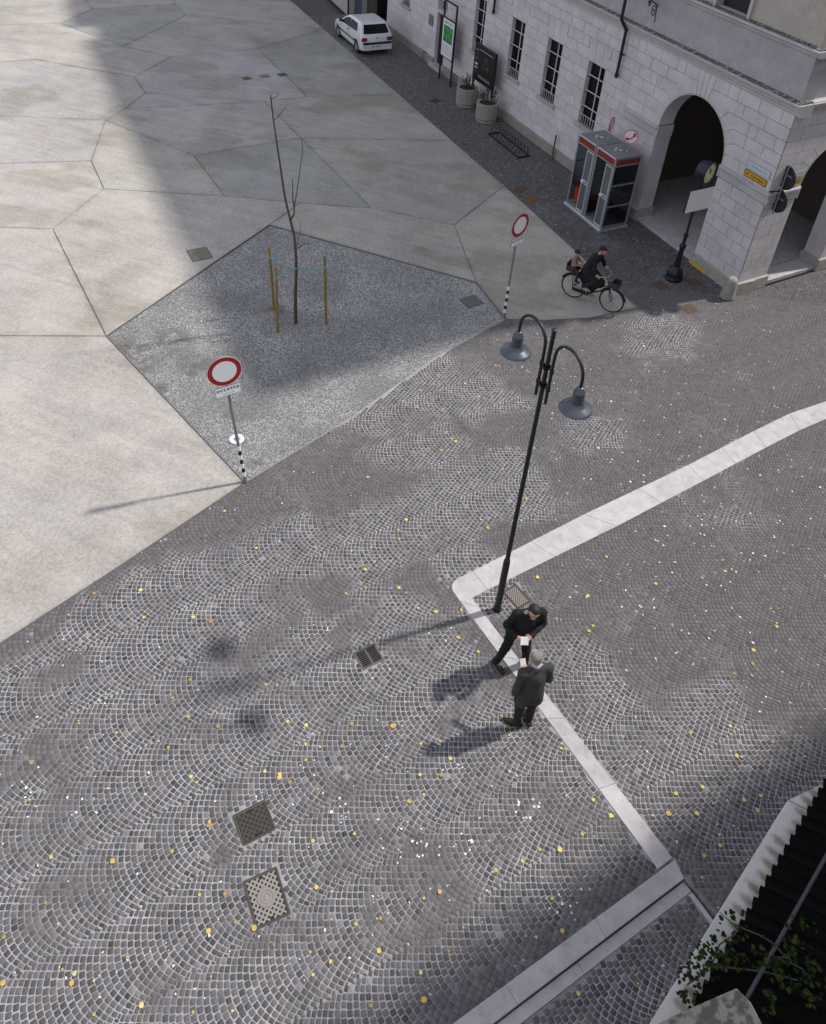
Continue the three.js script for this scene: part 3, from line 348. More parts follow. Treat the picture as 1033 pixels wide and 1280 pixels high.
// windows with pale glazing bars and black grilles
const barMat = M([0.50, 0.46, 0.47], { roughness: 0.7 });
wins.forEach(([a, b], wi) => {
  const w = sub('window', house, [(a + b) / 2, 1.65, ZL]), W = b - a, Hh = 1.98;
  mesh('pane', box(W, Hh, 0.02, 0, Hh / 2, -0.145), darkGlass, w);
  mesh('window_reveal', mUV(merge([box(0.012, Hh, 0.36, -W / 2 + 0.006, Hh / 2, -0.17), box(0.012, Hh, 0.36, W / 2 - 0.006, Hh / 2, -0.17), box(W - 0.03, 0.012, 0.36, 0, Hh - 0.006, -0.17)]), 1.7), blockMats[1], w);
  const bars = [0.6].map((t) => box(0.036, Hh - 0.12, 0.02, lerp(-W / 2, W / 2, t), Hh / 2, -0.085));
  for (const t of [0.28, 0.53, 0.78]) bars.push(box(W - 0.04, 0.03, 0.018, 0, Hh * t, -0.066));
  mesh('glazing_bar', merge(bars), barMat, w);
  const gr = []; for (let i = 0; i < 7; i++) gr.push(bar([lerp(-W / 2 + 0.06, W / 2 - 0.06, i / 6), 0.02, -0.05], [lerp(-W / 2 + 0.06, W / 2 - 0.06, i / 6), 0.26, -0.05], 0.011, 0.011, 6)); gr.push(box(W - 0.03, 0.02, 0.012, 0, 0.27, -0.05)); mesh('grille', merge(gr), barMat, w);
  for (const t of [0.25, 0.5, 0.75]) mesh('shutter_hook', bar([-W / 2 + 0.01, Hh * t, -0.06], [-W / 2 + 0.1, Hh * t, -0.02], 0.012), ironMat, w);
  mesh('sill', mUV(bbox(W + 0.22, 0.1, 0.2, 0.01, 0, -0.055, -0.0), 1.3), plinthPale, w);
});
{
  const d = sub('door', house, [-17.85, 0.12, ZL]); mesh('door_leaf', box(0.78, 2.1, 0.05, 0, 1.05, -0.16), M([0.012, 0.012, 0.014], { roughness: 0.6 }), d); mesh('lintel', mUV(bbox(0.8, 0.12, 0.4, 0.008, 0, 2.16, -0.18), 1.3), bandMat, d); mesh('transom_pane', box(0.78, 1.28, 0.02, 0, 2.87, -0.2), darkGlass, d);
  const gr = [0.2, 0.4, 0.6, 0.8].map((t) => box(0.025, 1.2, 0.02, lerp(-0.4, 0.4, t), 2.86, -0.12)); gr.push(box(0.78, 0.025, 0.018, 0, 2.6, -0.1), box(0.78, 0.025, 0.018, 0, 3.1, -0.1)); mesh('transom_grille', merge(gr), barMat, d);
  mesh('door_jamb', mUV(merge([box(0.012, 3.5, 0.36, -0.394, 1.75, -0.18), box(0.012, 3.5, 0.36, 0.394, 1.75, -0.18)]), 1.7), blockMats[1], d);
  mesh('doorstep', mUV(bbox(1.15, 0.16, 0.5, 0.012, 0, -0.045, -0.05), 1.3), plinthPale, d); mesh('handle', new THREE.SphereGeometry(0.03, 10, 8), steel, d, [0.3, 1.0, -0.29]);
}
{ // downpipes and the wrought iron lamp bracket
  const g = [bar([-6.44, 3.62, 0.06], [-6.44, 5.02, 0.06], 0.045), bar([-6.44, 5.0, 0.06], [-6.5, 5.3, 0.26], 0.045), bar([-6.5, 5.28, 0.26], [-6.5, 14, 0.22], 0.045), cyl(0.06, 0.06, 0.08, -6.44, 3.66, 0.06)];
  mesh('downpipe', merge(g), ironMat, house); mesh('downpipe', merge([bar([-13.75, 3.4, 0.06], [-13.75, 5.0, 0.06], 0.045), bar([-13.75, 5.0, 0.06], [-13.75, 5.3, 0.26], 0.045), bar([-13.75, 5.28, 0.26], [-13.75, 14, 0.22], 0.045), cyl(0.06, 0.06, 0.08, -13.75, 3.44, 0.06)]), ironMat, house);
  mesh('pipe_bracket', box(0.1, 0.03, 0.07, -6.44, 4.3, 0.0), ironMat, house);
  mesh('standpipe', merge([bar([-8.82, 0, 0.08], [-8.82, 0.85, 0.06], 0.028)]), M([0.07, 0.068, 0.07], { roughness: 0.7 }), house);
  const br = sub('lamp_bracket', house, [-5.5, 6.0, 0.02]);
  mesh('bracket_arm', merge([bar([-0.6, 0.1, 0.02], [0.56, 0.1, 0.42], 0.022), bar([-0.55, 0.1, 0.02], [-0.55, 0.62, 0.02], 0.02), bar([-0.55, 0.55, 0.02], [0.1, 0.12, 0.26], 0.014), bar([0.5, 0.1, 0.40], [0.55, -0.34, 0.40], 0.014)]), ironMat, br);
  const spiral = (cx, cy, r, s) => tube(Array.from({ length: 14 }, (_, i) => { const t = i / 13 * 3 * PI, q = r * (1 - i / 17); return [cx + q * Math.cos(t) * s, cy + q * Math.sin(t), 0.2 + 0.345 * (cx + q * Math.cos(t) * s)]; }), 0.013, 40, 6);
  mesh('scroll', spiral(0.32, -0.12, 0.17, 1), ironMat, br); mesh('scroll', spiral(-0.05, -0.02, 0.10, -1), ironMat, br); mesh('scroll', spiral(-0.32, 0.36, 0.14, 1), ironMat, br); mesh('scroll', spiral(0.06, 0.22, 0.09, -1), ironMat, br);
}
// neighbour beyond the far end of the facade
{
  const o = thing('neighbour_building', 'shaded rendered building beyond the parked white car', 'building', [F(25.75, 0)[0], 0, F(25.75, 0)[1]], YAW - 0.06), nm = M([0.43, 0.41, 0.40], { map: wallMap, roughness: 0.9 });
  mesh('wall', mUV(box(18, 13.9, 13, -9, 6.95, -5.65), 1.7), nm, o); mesh('roof', box(18.4, 0.3, 13.4, -9, 14.06, -5.7), M([0.16, 0.08, 0.055]), o);
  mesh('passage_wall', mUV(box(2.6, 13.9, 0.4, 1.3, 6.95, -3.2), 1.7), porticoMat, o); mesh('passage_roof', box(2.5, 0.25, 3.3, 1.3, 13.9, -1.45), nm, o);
  mesh('pilaster', bbox(0.16, 3.4, 0.3, 0.01, 0.06, 1.7, 0.68), plinthPale, o); mesh('pilaster', bbox(0.16, 3.4, 0.24, 0.01, 0.06, 1.7, 0.02), plinthPale, o);
  mesh('blue_panel', box(0.06, 2.4, 0.36, 0.035, 1.2, 0.34), M([0.13, 0.16, 0.22], { roughness: 0.6 }), o); mesh('mossy_panel', box(0.06, 1.1, 0.5, 0.035, 0.55, -0.36), M([0.14, 0.14, 0.10]), o); mesh('gate_opening', box(0.08, 3.2, 1.5, 0.045, 1.6, -1.4), black, o);
  mesh('drainpipe', bar([0.1, 0, 0.84], [0.1, 13.8, 0.84], 0.05), ironMat, o);
}

// ---------------------------------------------------------------- street lamp
const lampIron = M([0.013, 0.016, 0.018], { roughness: 0.45, metalness: 0.2 }), shadeMat = M([0.075, 0.085, 0.105], { roughness: 0.35, metalness: 0.35 });
{
  const lamp = thing('street_lamp', 'dark green double arm street lamp beside the corner of the stone band', 'street lamp', [1.76, 0, -8.6]);
  mesh('base_sleeve', lathe([[0.001, 0], [0.07, 0], [0.07, 0.02], [0.057, 0.05], [0.055, 1.2], [0.05, 1.27], [0.04, 1.3], [0.001, 1.3]], 20), lampIron, lamp);
  mesh('pole', cyl(0.038, 0.029, 4.5, 0, 1.25, 0, 16), lampIron, lamp); mesh('pole_cap', lathe([[0.001, 5.77], [0.036, 5.765], [0.036, 5.74], [0.033, 5.735]], 12), lampIron, lamp);
  const ax = [0.545, 0.838];
  for (const sg of [-1, 1]) {
    const at = (d, y) => [sg * ax[0] * d, y, sg * ax[1] * d], pts = [at(0.105, 4.62), at(0.105, 5.0), at(0.105, 5.35)]; for (let i = 1; i <= 10; i++) { const t = PI - PI * i / 10; pts.push(at(0.375 + 0.27 * Math.cos(t), 5.42 + 0.27 * Math.sin(t))); } pts.push(at(0.645, 5.30));
    mesh('lamp_arm', tube(pts, 0.022, 48, 10), lampIron, lamp);
    for (const y of [4.86, 5.16]) mesh('clamp', merge([bar([0, y, 0], at(0.115, y), 0.018), cyl(0.05, 0.05, 0.05, 0, y - 0.025, 0, 14), cyl(0.032, 0.032, 0.05, ...[at(0.105, 0)[0], y - 0.025, at(0.105, 0)[2]], 12)]), lampIron, lamp);
    const sh = mesh('lamp_shade', lathe([[0.03, 5.33], [0.05, 5.32], [0.05, 5.29], [0.07, 5.27], [0.074, 5.13], [0.08, 5.11], [0.10, 5.08], [0.125, 5.05], [0.19, 5.02], [0.215, 4.985], [0.205, 4.985], [0.17, 5.005], [0.11, 5.03], [0.07, 5.06], [0.001, 5.06]], 32).translate(0, -0.03, 0), shadeMat, lamp, [sg * ax[0] * 0.645, 0, sg * ax[1] * 0.645]);
    mesh('housing', lathe([[0.001, 5.345], [0.034, 5.34], [0.046, 5.325], [0.052, 5.29], [0.073, 5.27], [0.077, 5.24], [0.078, 5.12], [0.095, 5.085]], 24).translate(0, -0.03, 0), shadeMat, sh); mesh('bulb', new THREE.SphereGeometry(0.05, 14, 10).translate(0, 5.0, 0), M([0.7, 0.7, 0.68], { roughness: 0.2 }), sh);
  }
}
// ---------------------------------------------------------------- no entry signs
const signRed = M([0.33, 0.012, 0.02], { roughness: 0.4 }), signWhite = M([0.80, 0.80, 0.81], { roughness: 0.4 }), zinc = M([0.23, 0.25, 0.275], { roughness: 0.5, metalness: 0.4 }), signBack = M([0.16, 0.165, 0.17], { roughness: 0.6, metalness: 0.3 });
const eccetto = canvasTex(256, 128, (c, w, h) => { c.fillStyle = '#f2f2f6'; c.fillRect(0, 0, w, h); c.strokeStyle = '#333'; c.lineWidth = 3; c.strokeRect(4, 4, w - 8, h - 8); c.fillStyle = '#111'; c.font = 'bold 64px sans-serif'; c.textAlign = 'center'; c.fillText('eccetto', w / 2, 62); c.font = '24px sans-serif'; c.fillText('autorizzati', w / 2, 104); });
function noEntry(pos, label, turn, lean, H0) {
  const o = thing('no_entry_sign', label, 'road sign', [pos[0], 0, pos[1]], 0); o.rotation.set(lean[0], 0, lean[1]);
  mesh('pole', cyl(0.028, 0.028, H0 - 0.02, 0, 0, 0, 14), zinc, o); mesh('foot', cyl(0.04, 0.036, 0.14, 0, 0, 0, 14), zinc, o);
  const h = sub('striped_sleeve', o); for (let i = 0; i < 7; i++) mesh('stripe', cyl(0.032, 0.032, 0.109, 0, 0.16 + i * 0.11, 0, 14), i % 2 ? M([0.02, 0.02, 0.02]) : signWhite, h);
  const q = (n, g, m, p) => { g.rotateY(turn); g.translate(Math.sin(turn) * 0.045, H0 - 0.3, Math.cos(turn) * 0.045); return mesh(n, g, m, p); };
  const disc = q('disc', cyl(0.3, 0.3, 0.012, 0, -0.006, 0, 48).rotateX(PI / 2), signBack, o);
  q('red_ring', (() => { const s = new THREE.Shape().absarc(0, 0, 0.292, 0, 2 * PI); s.holes.push(new THREE.Path().absarc(0, 0, 0.212, 0, 2 * PI)); return new THREE.ExtrudeGeometry(s, { depth: 0.003, bevelEnabled: false, curveSegments: 48 }).translate(0, 0, 0.007); })(), signRed, disc);
  q('white_face', cyl(0.211, 0.211, 0.003, 0, 0, 0, 40).rotateX(PI / 2).translate(0, 0, 0.0075), signWhite, disc);
  q('white_rim', (() => { const s = new THREE.Shape().absarc(0, 0, 0.3, 0, 2 * PI); s.holes.push(new THREE.Path().absarc(0, 0, 0.293, 0, 2 * PI)); return new THREE.ExtrudeGeometry(s, { depth: 0.003, bevelEnabled: false, curveSegments: 48 }).translate(0, 0, 0.007); })(), signWhite, disc);
  const pl = q('text_plate', box(0.46, 0.21, 0.01, 0, -0.42, 0), signBack, o), fg = new THREE.PlaneGeometry(0.455, 0.205).translate(0, -0.42, 0.0065); q('plate_lettering', fg, M([1, 1, 1], { map: eccetto, roughness: 0.45 }), pl);
  for (const y of [-0.1, 0.12, -0.42]) q('clamp', box(0.08, 0.03, 0.07, 0, y, -0.035), zinc, o);
}
noEntry([-2.93, -10.98], 'leaning round no entry sign at the pointed end of the gravel bed', 0.50, [0.0, 0.085], 3.0);
noEntry([2.2, -17.1], 'upright round no entry sign between gravel bed and shaded concrete', 0.80, [0, 0], 2.92);
{ const g = G(296, 549); tag(mesh('plastic_lid', lathe([[0.06, 0.0], [0.15, 0.0], [0.15, 0.012], [0.12, 0.02], [0.06, 0.012], [0.06, 0]], 28), M([0.62, 0.62, 0.64], { roughness: 0.5 }), null, [g[0], -0.004, g[1]]), 'round white plastic ring lying on the gravel behind a sign pole', 'lid'); }

// ---------------------------------------------------------------- young tree and stakes
const barkMat = M([0.085, 0.066, 0.042], { roughness: 0.95, map: wallMap }), twigMat = M([0.055, 0.045, 0.035], { roughness: 0.95 }), stakeMat = M([0.27, 0.185, 0.062], { roughness: 0.85, map: wallMap }), tieMat = M([0.10, 0.36, 0.34], { roughness: 0.6 });
{
  const t = thing('young_tree', 'bare young tree staked in the gravel bed', 'tree', [-2.82, -0.02, -16.19]);
  const limb = (n, pts, r0, r1, m, p) => { const c = new THREE.CatmullRomCurve3(pts.map((q) => V3(...q))), N_ = 28, g = new THREE.TubeGeometry(c, N_, 1, 8), ps = g.attributes.position; for (let i = 0; i <= N_; i++) { const ce = c.getPointAt(i / N_), r = lerp(r0, r1, i / N_) * (1 + 0.14 * (hash2(i, 3, 91) - 0.5)); for (let k = 0; k <= 8; k++) { const id = i * 9 + k; ps.setXYZ(id, ce.x + (ps.getX(id) - ce.x) * r, ce.y + (ps.getY(id) - ce.y) * r, ce.z + (ps.getZ(id) - ce.z) * r); } } g.computeVertexNormals(); return mesh(n, g, m, p); };
  const tr = limb('trunk', [[0, 0, 0], [0.01, 0.8, 0.01], [0.04, 1.6, -0.01], [0.02, 2.3, 0], [0.0, 2.45, 0], [-0.07, 2.82, 0.01], [-0.16, 3.3, 0.02], [-0.25, 4.15, 0.05], [-0.33, 4.9, 0.07], [-0.39, 5.6, 0.08]], 0.042, 0.014, barkMat, t);
  limb('branch', [[-0.06, 2.8, 0.01], [0.02, 2.95, 0.02], [0.0, 3.3, 0], [0.0, 3.78, 0]], 0.02, 0.008, barkMat, t);
  limb('branch', [[0.02, 3.05, 0.01], [0.09, 3.5, -0.01], [0.16, 4.0, -0.02], [0.22, 4.5, -0.03], [0.19, 4.7, -0.03]], 0.011, 0.006, twigMat, t);
  limb('branch', [[0.03, 2.05, 0], [0.15, 2.12, -0.02], [0.25, 2.2, -0.04], [0.34, 2.17, -0.05]], 0.012, 0.006, twigMat, t);
  limb('branch', [[-0.36, 5.05, 0.07], [-0.26, 5.15, 0.05], [-0.1, 5.35, 0.03]], 0.009, 0.005, twigMat, t);
  limb('branch', [[-0.39, 5.52, 0.08], [-0.3, 5.55, 0.07], [-0.22, 5.65, 0.06]], 0.009, 0.005, twigMat, t);
  limb('branch', [[0.03, 2.0, 0], [0.14, 2.5, -0.04], [0.16, 2.75, -0.05]], 0.006, 0.004, twigMat, t);
  const st = [[-3.18, -15.78, 0.02, 0, 1.79], [-2.1, -16.26, -0.04, 0.01, 1.87], [-3.41, -16.61, -0.06, 0.01, 1.80]], lb = ['wooden tree stake standing closest to the leaning no entry sign', 'wooden tree stake on its own, on the building side of the young tree', 'wooden tree stake behind the other, on the sunlit plaza side'];
  st.forEach(([x, z, dx, dz, h], i) => { const o = thing('tree_stake', lb[i], 'stake', [x, -0.02, z], 0, 'stakes around the young tree'); mesh('post', bar([0, 0, 0], [dx, h, dz], 0.034, 0.032, 12), stakeMat, o); mesh('sawn_top', bar([dx, h, dz], [dx * 1.03, h + 0.004, dz], 0.028, 0.027, 12), M([0.10, 0.07, 0.035]), o); mesh('post_collar', bar([dx * 0.76, h - 0.29, dz * 0.76], [dx * 0.78, h - 0.24, dz * 0.78], 0.038, 0.037, 12), tieMat, o); });
  const tie = thing('tree_tie', 'turquoise ties stretched between young tree and stakes', 'tie');
  for (const [x, z, dx, dz, h] of st) mesh('strap', tube([[x + dx, h - 0.28, z + dz], [(x - 2.79) / 2 + dx / 2, 1.46, (z - 16.2) / 2], [-2.785, 1.54, -16.2]], 0.009, 10, 6), tieMat, tie);
  mesh('knot', new THREE.TorusGeometry(0.045, 0.014, 6, 16).rotateX(PI / 2), tieMat, tie, [-2.785, 1.535, -16.2]);
}
// ---------------------------------------------------------------- covers and grates in the paving
function plateFrame(q) { const c = [0, 0]; q.forEach((p) => { c[0] += p[0] / 4; c[1] += p[1] / 4; }); const a = mid2(q[0], q[3], 0.5), b = mid2(q[1], q[2], 0.5), w = Math.hypot(b[0] - a[0], b[1] - a[1]), e = mid2(q[0], q[1], 0.5), f = mid2(q[3], q[2], 0.5), h = Math.hypot(f[0] - e[0], f[1] - e[1]); return { c, w, h, turn: -Math.atan2(b[1] - a[1], b[0] - a[0]) }; }
const ironDark = M([0.07, 0.066, 0.052], { roughness: 0.75, metalness: 0.25, map: wallMap }), ironPale = M([0.30, 0.275, 0.25], { roughness: 0.7, metalness: 0.2, map: wallMap }), ironGap = M([0.025, 0.023, 0.022], { roughness: 0.9 }), rustMat = M([0.095, 0.062, 0.042], { roughness: 0.9, map: wallMap });
function roundRect(w, h, r) { const s = new THREE.Shape(), a = w / 2, b = h / 2; s.moveTo(-a + r, -b); s.lineTo(a - r, -b); s.absarc(a - r, -b + r, r, -PI / 2, 0); s.lineTo(a, b - r); s.absarc(a - r, b - r, r, 0, PI / 2); s.lineTo(-a + r, b); s.absarc(-a + r, b - r, r, PI / 2, PI); s.lineTo(-a, -b + r); s.absarc(-a + r, -b + r, r, PI, PI * 1.5); return s; }
function flat(shape, y0, y1) { const g = new THREE.ExtrudeGeometry(shape, { depth: y1 - y0, bevelEnabled: false, curveSegments: 16 }); g.rotateX(-PI / 2); g.translate(0, y0, 0); return g; }
function cover(q, label, { frame = ironDark, bars = ironDark, base = ironGap, pitch = 0.055, bw = 0.02, r = 0.03, boss = false, keys = true } = {}) {
  const f = plateFrame(q), o = thing('manhole_cover', label, 'manhole cover', [f.c[0], 0, f.c[1]], f.turn), W = f.w, H_ = f.h, ring = roundRect(W, H_, r); ring.holes.push(new THREE.Path(roundRect(W - 0.05, H_ - 0.05, r * 0.6).getPoints(6)));
  mesh('frame', flat(ring, -0.09, 0.004), frame, o); mesh('plate', flat(roundRect(W - 0.056, H_ - 0.056, r * 0.6), -0.08, -0.004), base, o);
  const rib = []; const w2 = (W - 0.075) / 2, h2 = (H_ - 0.075) / 2, L = W + H_;
  for (let s = 0; s < 2; s++) for (let k = -Math.ceil(L / pitch); k <= L / pitch; k++) { const d = k * pitch; let t0 = -1e3, t1 = 1e3; const dx = Math.SQRT1_2, dz = s ? -Math.SQRT1_2 : Math.SQRT1_2, ox = s ? d * Math.SQRT1_2 : -d * Math.SQRT1_2, oz = d * Math.SQRT1_2; for (const [p, v, m] of [[ox, dx, w2], [oz, dz, h2]]) { const a = (-m - p) / v, b = (m - p) / v; t0 = Math.max(t0, Math.min(a, b)); t1 = Math.min(t1, Math.max(a, b)); } if (t1 - t0 < 0.03) continue; const m = (t0 + t1) / 2; rib.push(box(t1 - t0, 0.006 + s * 0.001, bw, 0, -0.002, 0).rotateY(-Math.atan2(dz, dx)).translate(ox + dx * m, 0, oz + dz * m)); }
  mesh('raised_lattice', merge(rib), bars, o).userData.kind = 'stuff';
  if (boss) for (const [a, b] of [[0, 0.03], [0.045, 0.065], [0.085, 0.105]]) mesh('boss_ring', lathe(a ? [[a, -0.004], [a, 0.006], [b, 0.006], [b, -0.004]] : [[0.001, 0.006], [b, 0.006], [b, -0.004]], 32), bars, o);
  if (boss) mesh('boss_disc', cyl(0.115, 0.115, 0.006, 0, -0.003, 0, 36), M([0.2, 0.185, 0.165], { roughness: 0.8 }), o);
  if (keys) for (const s of [-1, 1]) mesh('lifting_slot', box(0.05, 0.004, 0.024, s * W * 0.0, 0.004, s * (H_ / 2 - 0.055)), M([0.006, 0.006, 0.006]), o);
}
cover(cov.iron_a, 'small square dark olive iron manhole cover with rounded corners');
cover(cov.iron_b, 'pale worn manhole cover with round boss in its middle', { bars: ironPale, r: 0.012, pitch: 0.05, bw: 0.022, boss: true });
cover(cov.lamp, 'pale lattice cover at the foot of the street lamp', { frame: rustMat, bars: ironPale, r: 0.008, pitch: 0.035, bw: 0.013, keys: false });
{
  const f = plateFrame(cov.drain), o = thing('drain_grate', 'dark slotted iron drain grate in the cobbles', 'drain grate', [f.c[0], 0, f.c[1]], f.turn), W = f.w, D = f.h; const ring = roundRect(W, D, 0.008); ring.holes.push(new THREE.Path(roundRect(W - 0.06, D - 0.06, 0.004).getPoints(4)));
  mesh('frame', flat(ring, -0.09, 0.004), M([0.13, 0.105, 0.085], { roughness: 0.85, map: wallMap }), o); mesh('pit', box(W - 0.062, 0.01, D - 0.062, 0, -0.095, 0), black, o); const im = M([0.09, 0.095, 0.105], { roughness: 0.6, metalness: 0.4 });
  mesh('cross_bar', box(0.035, 0.03, D - 0.062, 0, -0.012, 0), im, o); for (let i = 0; i < 8; i++) mesh('slat', box(W - 0.062, 0.028, 0.009, 0, -0.013, lerp(-D / 2 + 0.05, D / 2 - 0.05, i / 7)), im, o); mesh('pit_wall', merge([box(0.006, 0.08, D - 0.062, -W / 2 + 0.035, -0.05, 0), box(0.006, 0.08, D - 0.062, W / 2 - 0.035, -0.05, 0)]), black, o);
}
function slabCover(q, label, m, y = 0.008, name = 'service_cover') { const f = plateFrame(q), o = thing(name, label, 'service cover', [f.c[0], 0, f.c[1]], f.turn); mesh('frame', flat(roundRect(f.w, f.h, 0.005), -0.06, y), M([0.10, 0.09, 0.08], { roughness: 0.9 }), o); mesh('lid', flat(roundRect(f.w - 0.05, f.h - 0.05, 0.005), -0.05, y + 0.004), m, o); mesh('lifting_slot', box(0.05, 0.004, 0.02, 0, y + 0.004, f.h / 2 - 0.06), M([0.01, 0.01, 0.01]), o); }
slabCover(sq([235, 313], [261, 308], [264, 323], [239, 328]), 'worn brown service cover on the concrete beside the gravel bed', M([0.21, 0.19, 0.155], { roughness: 0.9, map: stoneMap }));
slabCover(sq([575, 374], [595, 367], [603, 380], [584, 385]), 'grey service cover lying in the corner of the gravel bed', M([0.15, 0.145, 0.135], { roughness: 0.9, map: stoneMap }), -0.004);
slabCover(sq([303, 97], [312, 95.5], [314, 99], [305, 101]), 'rusty service cover in the shaded concrete, end of a row of three', M([0.12, 0.085, 0.045], { roughness: 0.9 }));
slabCover(sq([325, 94], [336, 92.5], [338, 96.5], [327, 98]), 'pale service cover in the shaded concrete, middle of a row of three', M([0.17, 0.165, 0.155], { roughness: 0.9 }));
slabCover(sq([347, 92.5], [357, 91], [359.5, 94.5], [349, 96]), 'dark service cover in the shaded concrete, end of a row of three', M([0.075, 0.065, 0.05], { roughness: 0.9 }));
slabCover(cov.rust_a, 'rusty service cover in the shaded cobbles nearer the bicycle rack', rustMat); slabCover(cov.rust_b, 'rusty brown service cover in the shaded cobbles nearer the phone booths', M([0.13, 0.075, 0.038], { roughness: 0.9 })); slabCover(cov.far, 'dark service cover in the shaded cobbles by the planters', M([0.03, 0.028, 0.026]));
for (const [x, y, l] of [[826, 357, 'rusty square service cover between cast iron post and cyclist'], [868, 353, 'rusty service cover at the foot of the stone pillar'], [862, 386, 'brown service cover at the edge of the building shadow']]) { const g = G(x, y), w = 0.19, e = (a, b) => [g[0] + UF[0] * a * w + NF[0] * b * w, g[1] + UF[1] * a * w + NF[1] * b * w]; slabCover([e(-1, 1), e(1, 1), e(1, -1), e(-1, -1)], l, rustMat); }

// ---------------------------------------------------------------- phone booths against the facade
const onWall = (name, label, cat, s, o, turn = 0, group) => { const p = F(s, o); return thing(name, label, cat, [p[0], 0, p[1]], YAW + turn, group); };
const alu = M([0.34, 0.37, 0.41], { roughness: 0.4, metalness: 0.55 }), aluPale = M([0.52, 0.55, 0.58], { roughness: 0.3, metalness: 0.5 }), boothRed = M([0.22, 0.018, 0.016], { roughness: 0.4 }), hotRed = M([0.42, 0.035, 0.02], { roughness: 0.45 }), paneMat = P([0.55, 0.6, 0.62], { transmission: 1, thickness: 0, roughness: 0.05, ior: 1.45 }), roofGrey = M([0.20, 0.205, 0.21], { roughness: 0.7, map: wallMap });
const phoneFace = canvasTex(128, 128, (c) => { c.fillStyle = '#d6d8df'; c.fillRect(0, 0, 128, 128); c.strokeStyle = '#b3122c'; c.lineWidth = 5; c.beginPath(); c.arc(64, 64, 58, 0, 7); c.stroke(); c.lineWidth = 12; c.lineCap = 'round'; c.beginPath(); c.moveTo(34, 88); c.quadraticCurveTo(76, 90, 94, 42); c.stroke(); c.lineWidth = 22; c.beginPath(); c.moveTo(32, 88); c.lineTo(44, 91); c.moveTo(90, 36); c.lineTo(96, 48); c.stroke(); });
[[4.46, 'phone booth with dark glass side, standing next to the arch'], [5.39, 'phone booth with bright red panel inside, standing away from the arch']].forEach(([s, label], n) => {
  const o = onWall('phone_booth', label, 'phone booth', s, 1.02, 0, 'phone booths'), W = 0.90, D = 0.94, H0 = 2.24;
  mesh('base_plate', bbox(W + 0.06, 0.08, D + 0.1, 0.01, 0, 0.04, 0.01), aluPale, o); mesh('floor', box(W - 0.08, 0.01, D - 0.08, 0, 0.087, 0), roofGrey, o);
  for (const [x, z] of [[-1, -1], [1, -1], [-1, 1], [1, 1]]) mesh('corner_post', bbox(0.055, H0 - 0.08, 0.055, 0.008, x * (W / 2 - 0.0275), 0.08 + (H0 - 0.08) / 2, z * (D / 2 - 0.0275)), alu, o);
  mesh('roof', bbox(W, 0.06, D, 0.012, 0, H0 + 0.03, 0), roofGrey, o); mesh('roof_edge', bbox(W - 0.02, 0.05, 0.03, 0.008, 0, H0 + 0.045, D / 2 - 0.0), aluPale, o); mesh('front_fascia', box(W - 0.12, 0.15, 0.03, 0, H0 - 0.09, D / 2 - 0.03), boothRed, o); for (const sx of [-1, 1]) mesh('side_fascia', box(0.03, 0.15, D - 0.12, sx * (W / 2 - 0.03), H0 - 0.09, 0), boothRed, o);
  mesh('fascia_rail', bbox(W - 0.11, 0.03, 0.05, 0.006, 0, H0 - 0.185, D / 2 - 0.03), alu, o);
  for (const sx of [-1, 1]) { mesh('side_glass', box(0.008, H0 - 0.32, D - 0.12, sx * (W / 2 - 0.028), 0.10 + (H0 - 0.32) / 2, 0), paneMat, o); for (const y of [0.14, 0.78, 1.45, H0 - 0.185]) mesh('side_rail', bbox(0.045, 0.035, D - 0.115, 0.006, sx * (W / 2 - 0.028), y, 0), alu, o); }
  mesh('back_panel', box(W - 0.11, H0 - 0.12, 0.03, 0, 0.09 + (H0 - 0.12) / 2, -D / 2 + 0.03), M([0.02, 0.022, 0.025], { roughness: 0.5 }), o);
  const fr = sub('door', o); for (const x of [0.07, W / 2 - 0.085]) mesh('door_stile', bbox(0.04, H0 - 0.34, 0.035, 0.006, x, 0.1 + (H0 - 0.34) / 2, D / 2 - 0.03), aluPale, fr); for (const y of [0.12, 1.0, 1.08, H0 - 0.26]) mesh('door_rail', bbox(W / 2 - 0.2, 0.04, 0.034, 0.006, W / 4 - 0.008, y, D / 2 - 0.03), aluPale, fr); mesh('door_glass', box(W / 2 - 0.19, H0 - 0.42, 0.008, W / 4 - 0.008, 0.14 + (H0 - 0.42) / 2, D / 2 - 0.03), P([0.1, 0.11, 0.12], { roughness: 0.06, clearcoat: 0.5 }), fr); mesh('door_handle', bbox(0.12, 0.07, 0.03, 0.01, 0.12, 1.04, D / 2 + 0.005), M([0.62, 0.63, 0.65], { roughness: 0.35 }), fr);
  mesh('front_glass', box(W / 2 - 0.06, H0 - 0.9, 0.008, -W / 4 + 0.02, 0.78 + (H0 - 0.98) / 2, D / 2 - 0.045), paneMat, o);
  mesh('red_panel', box(0.42, 0.62, 0.03, -0.18, n ? 0.50 : 0.46, D / 2 - 0.22 - (n ? 0 : 0.28)), hotRed, o); mesh('telephone', merge([bbox(0.3, 0.42, 0.14, 0.02, -0.12, 1.3, -D / 2 + 0.12), bbox(0.07, 0.24, 0.06, 0.02, -0.33, 1.32, -D / 2 + 0.12)]), M([0.05, 0.06, 0.07], { roughness: 0.4 }), o); mesh('shelf', bbox(0.6, 0.03, 0.26, 0.006, 0, 0.98, -D / 2 + 0.18), alu, o);
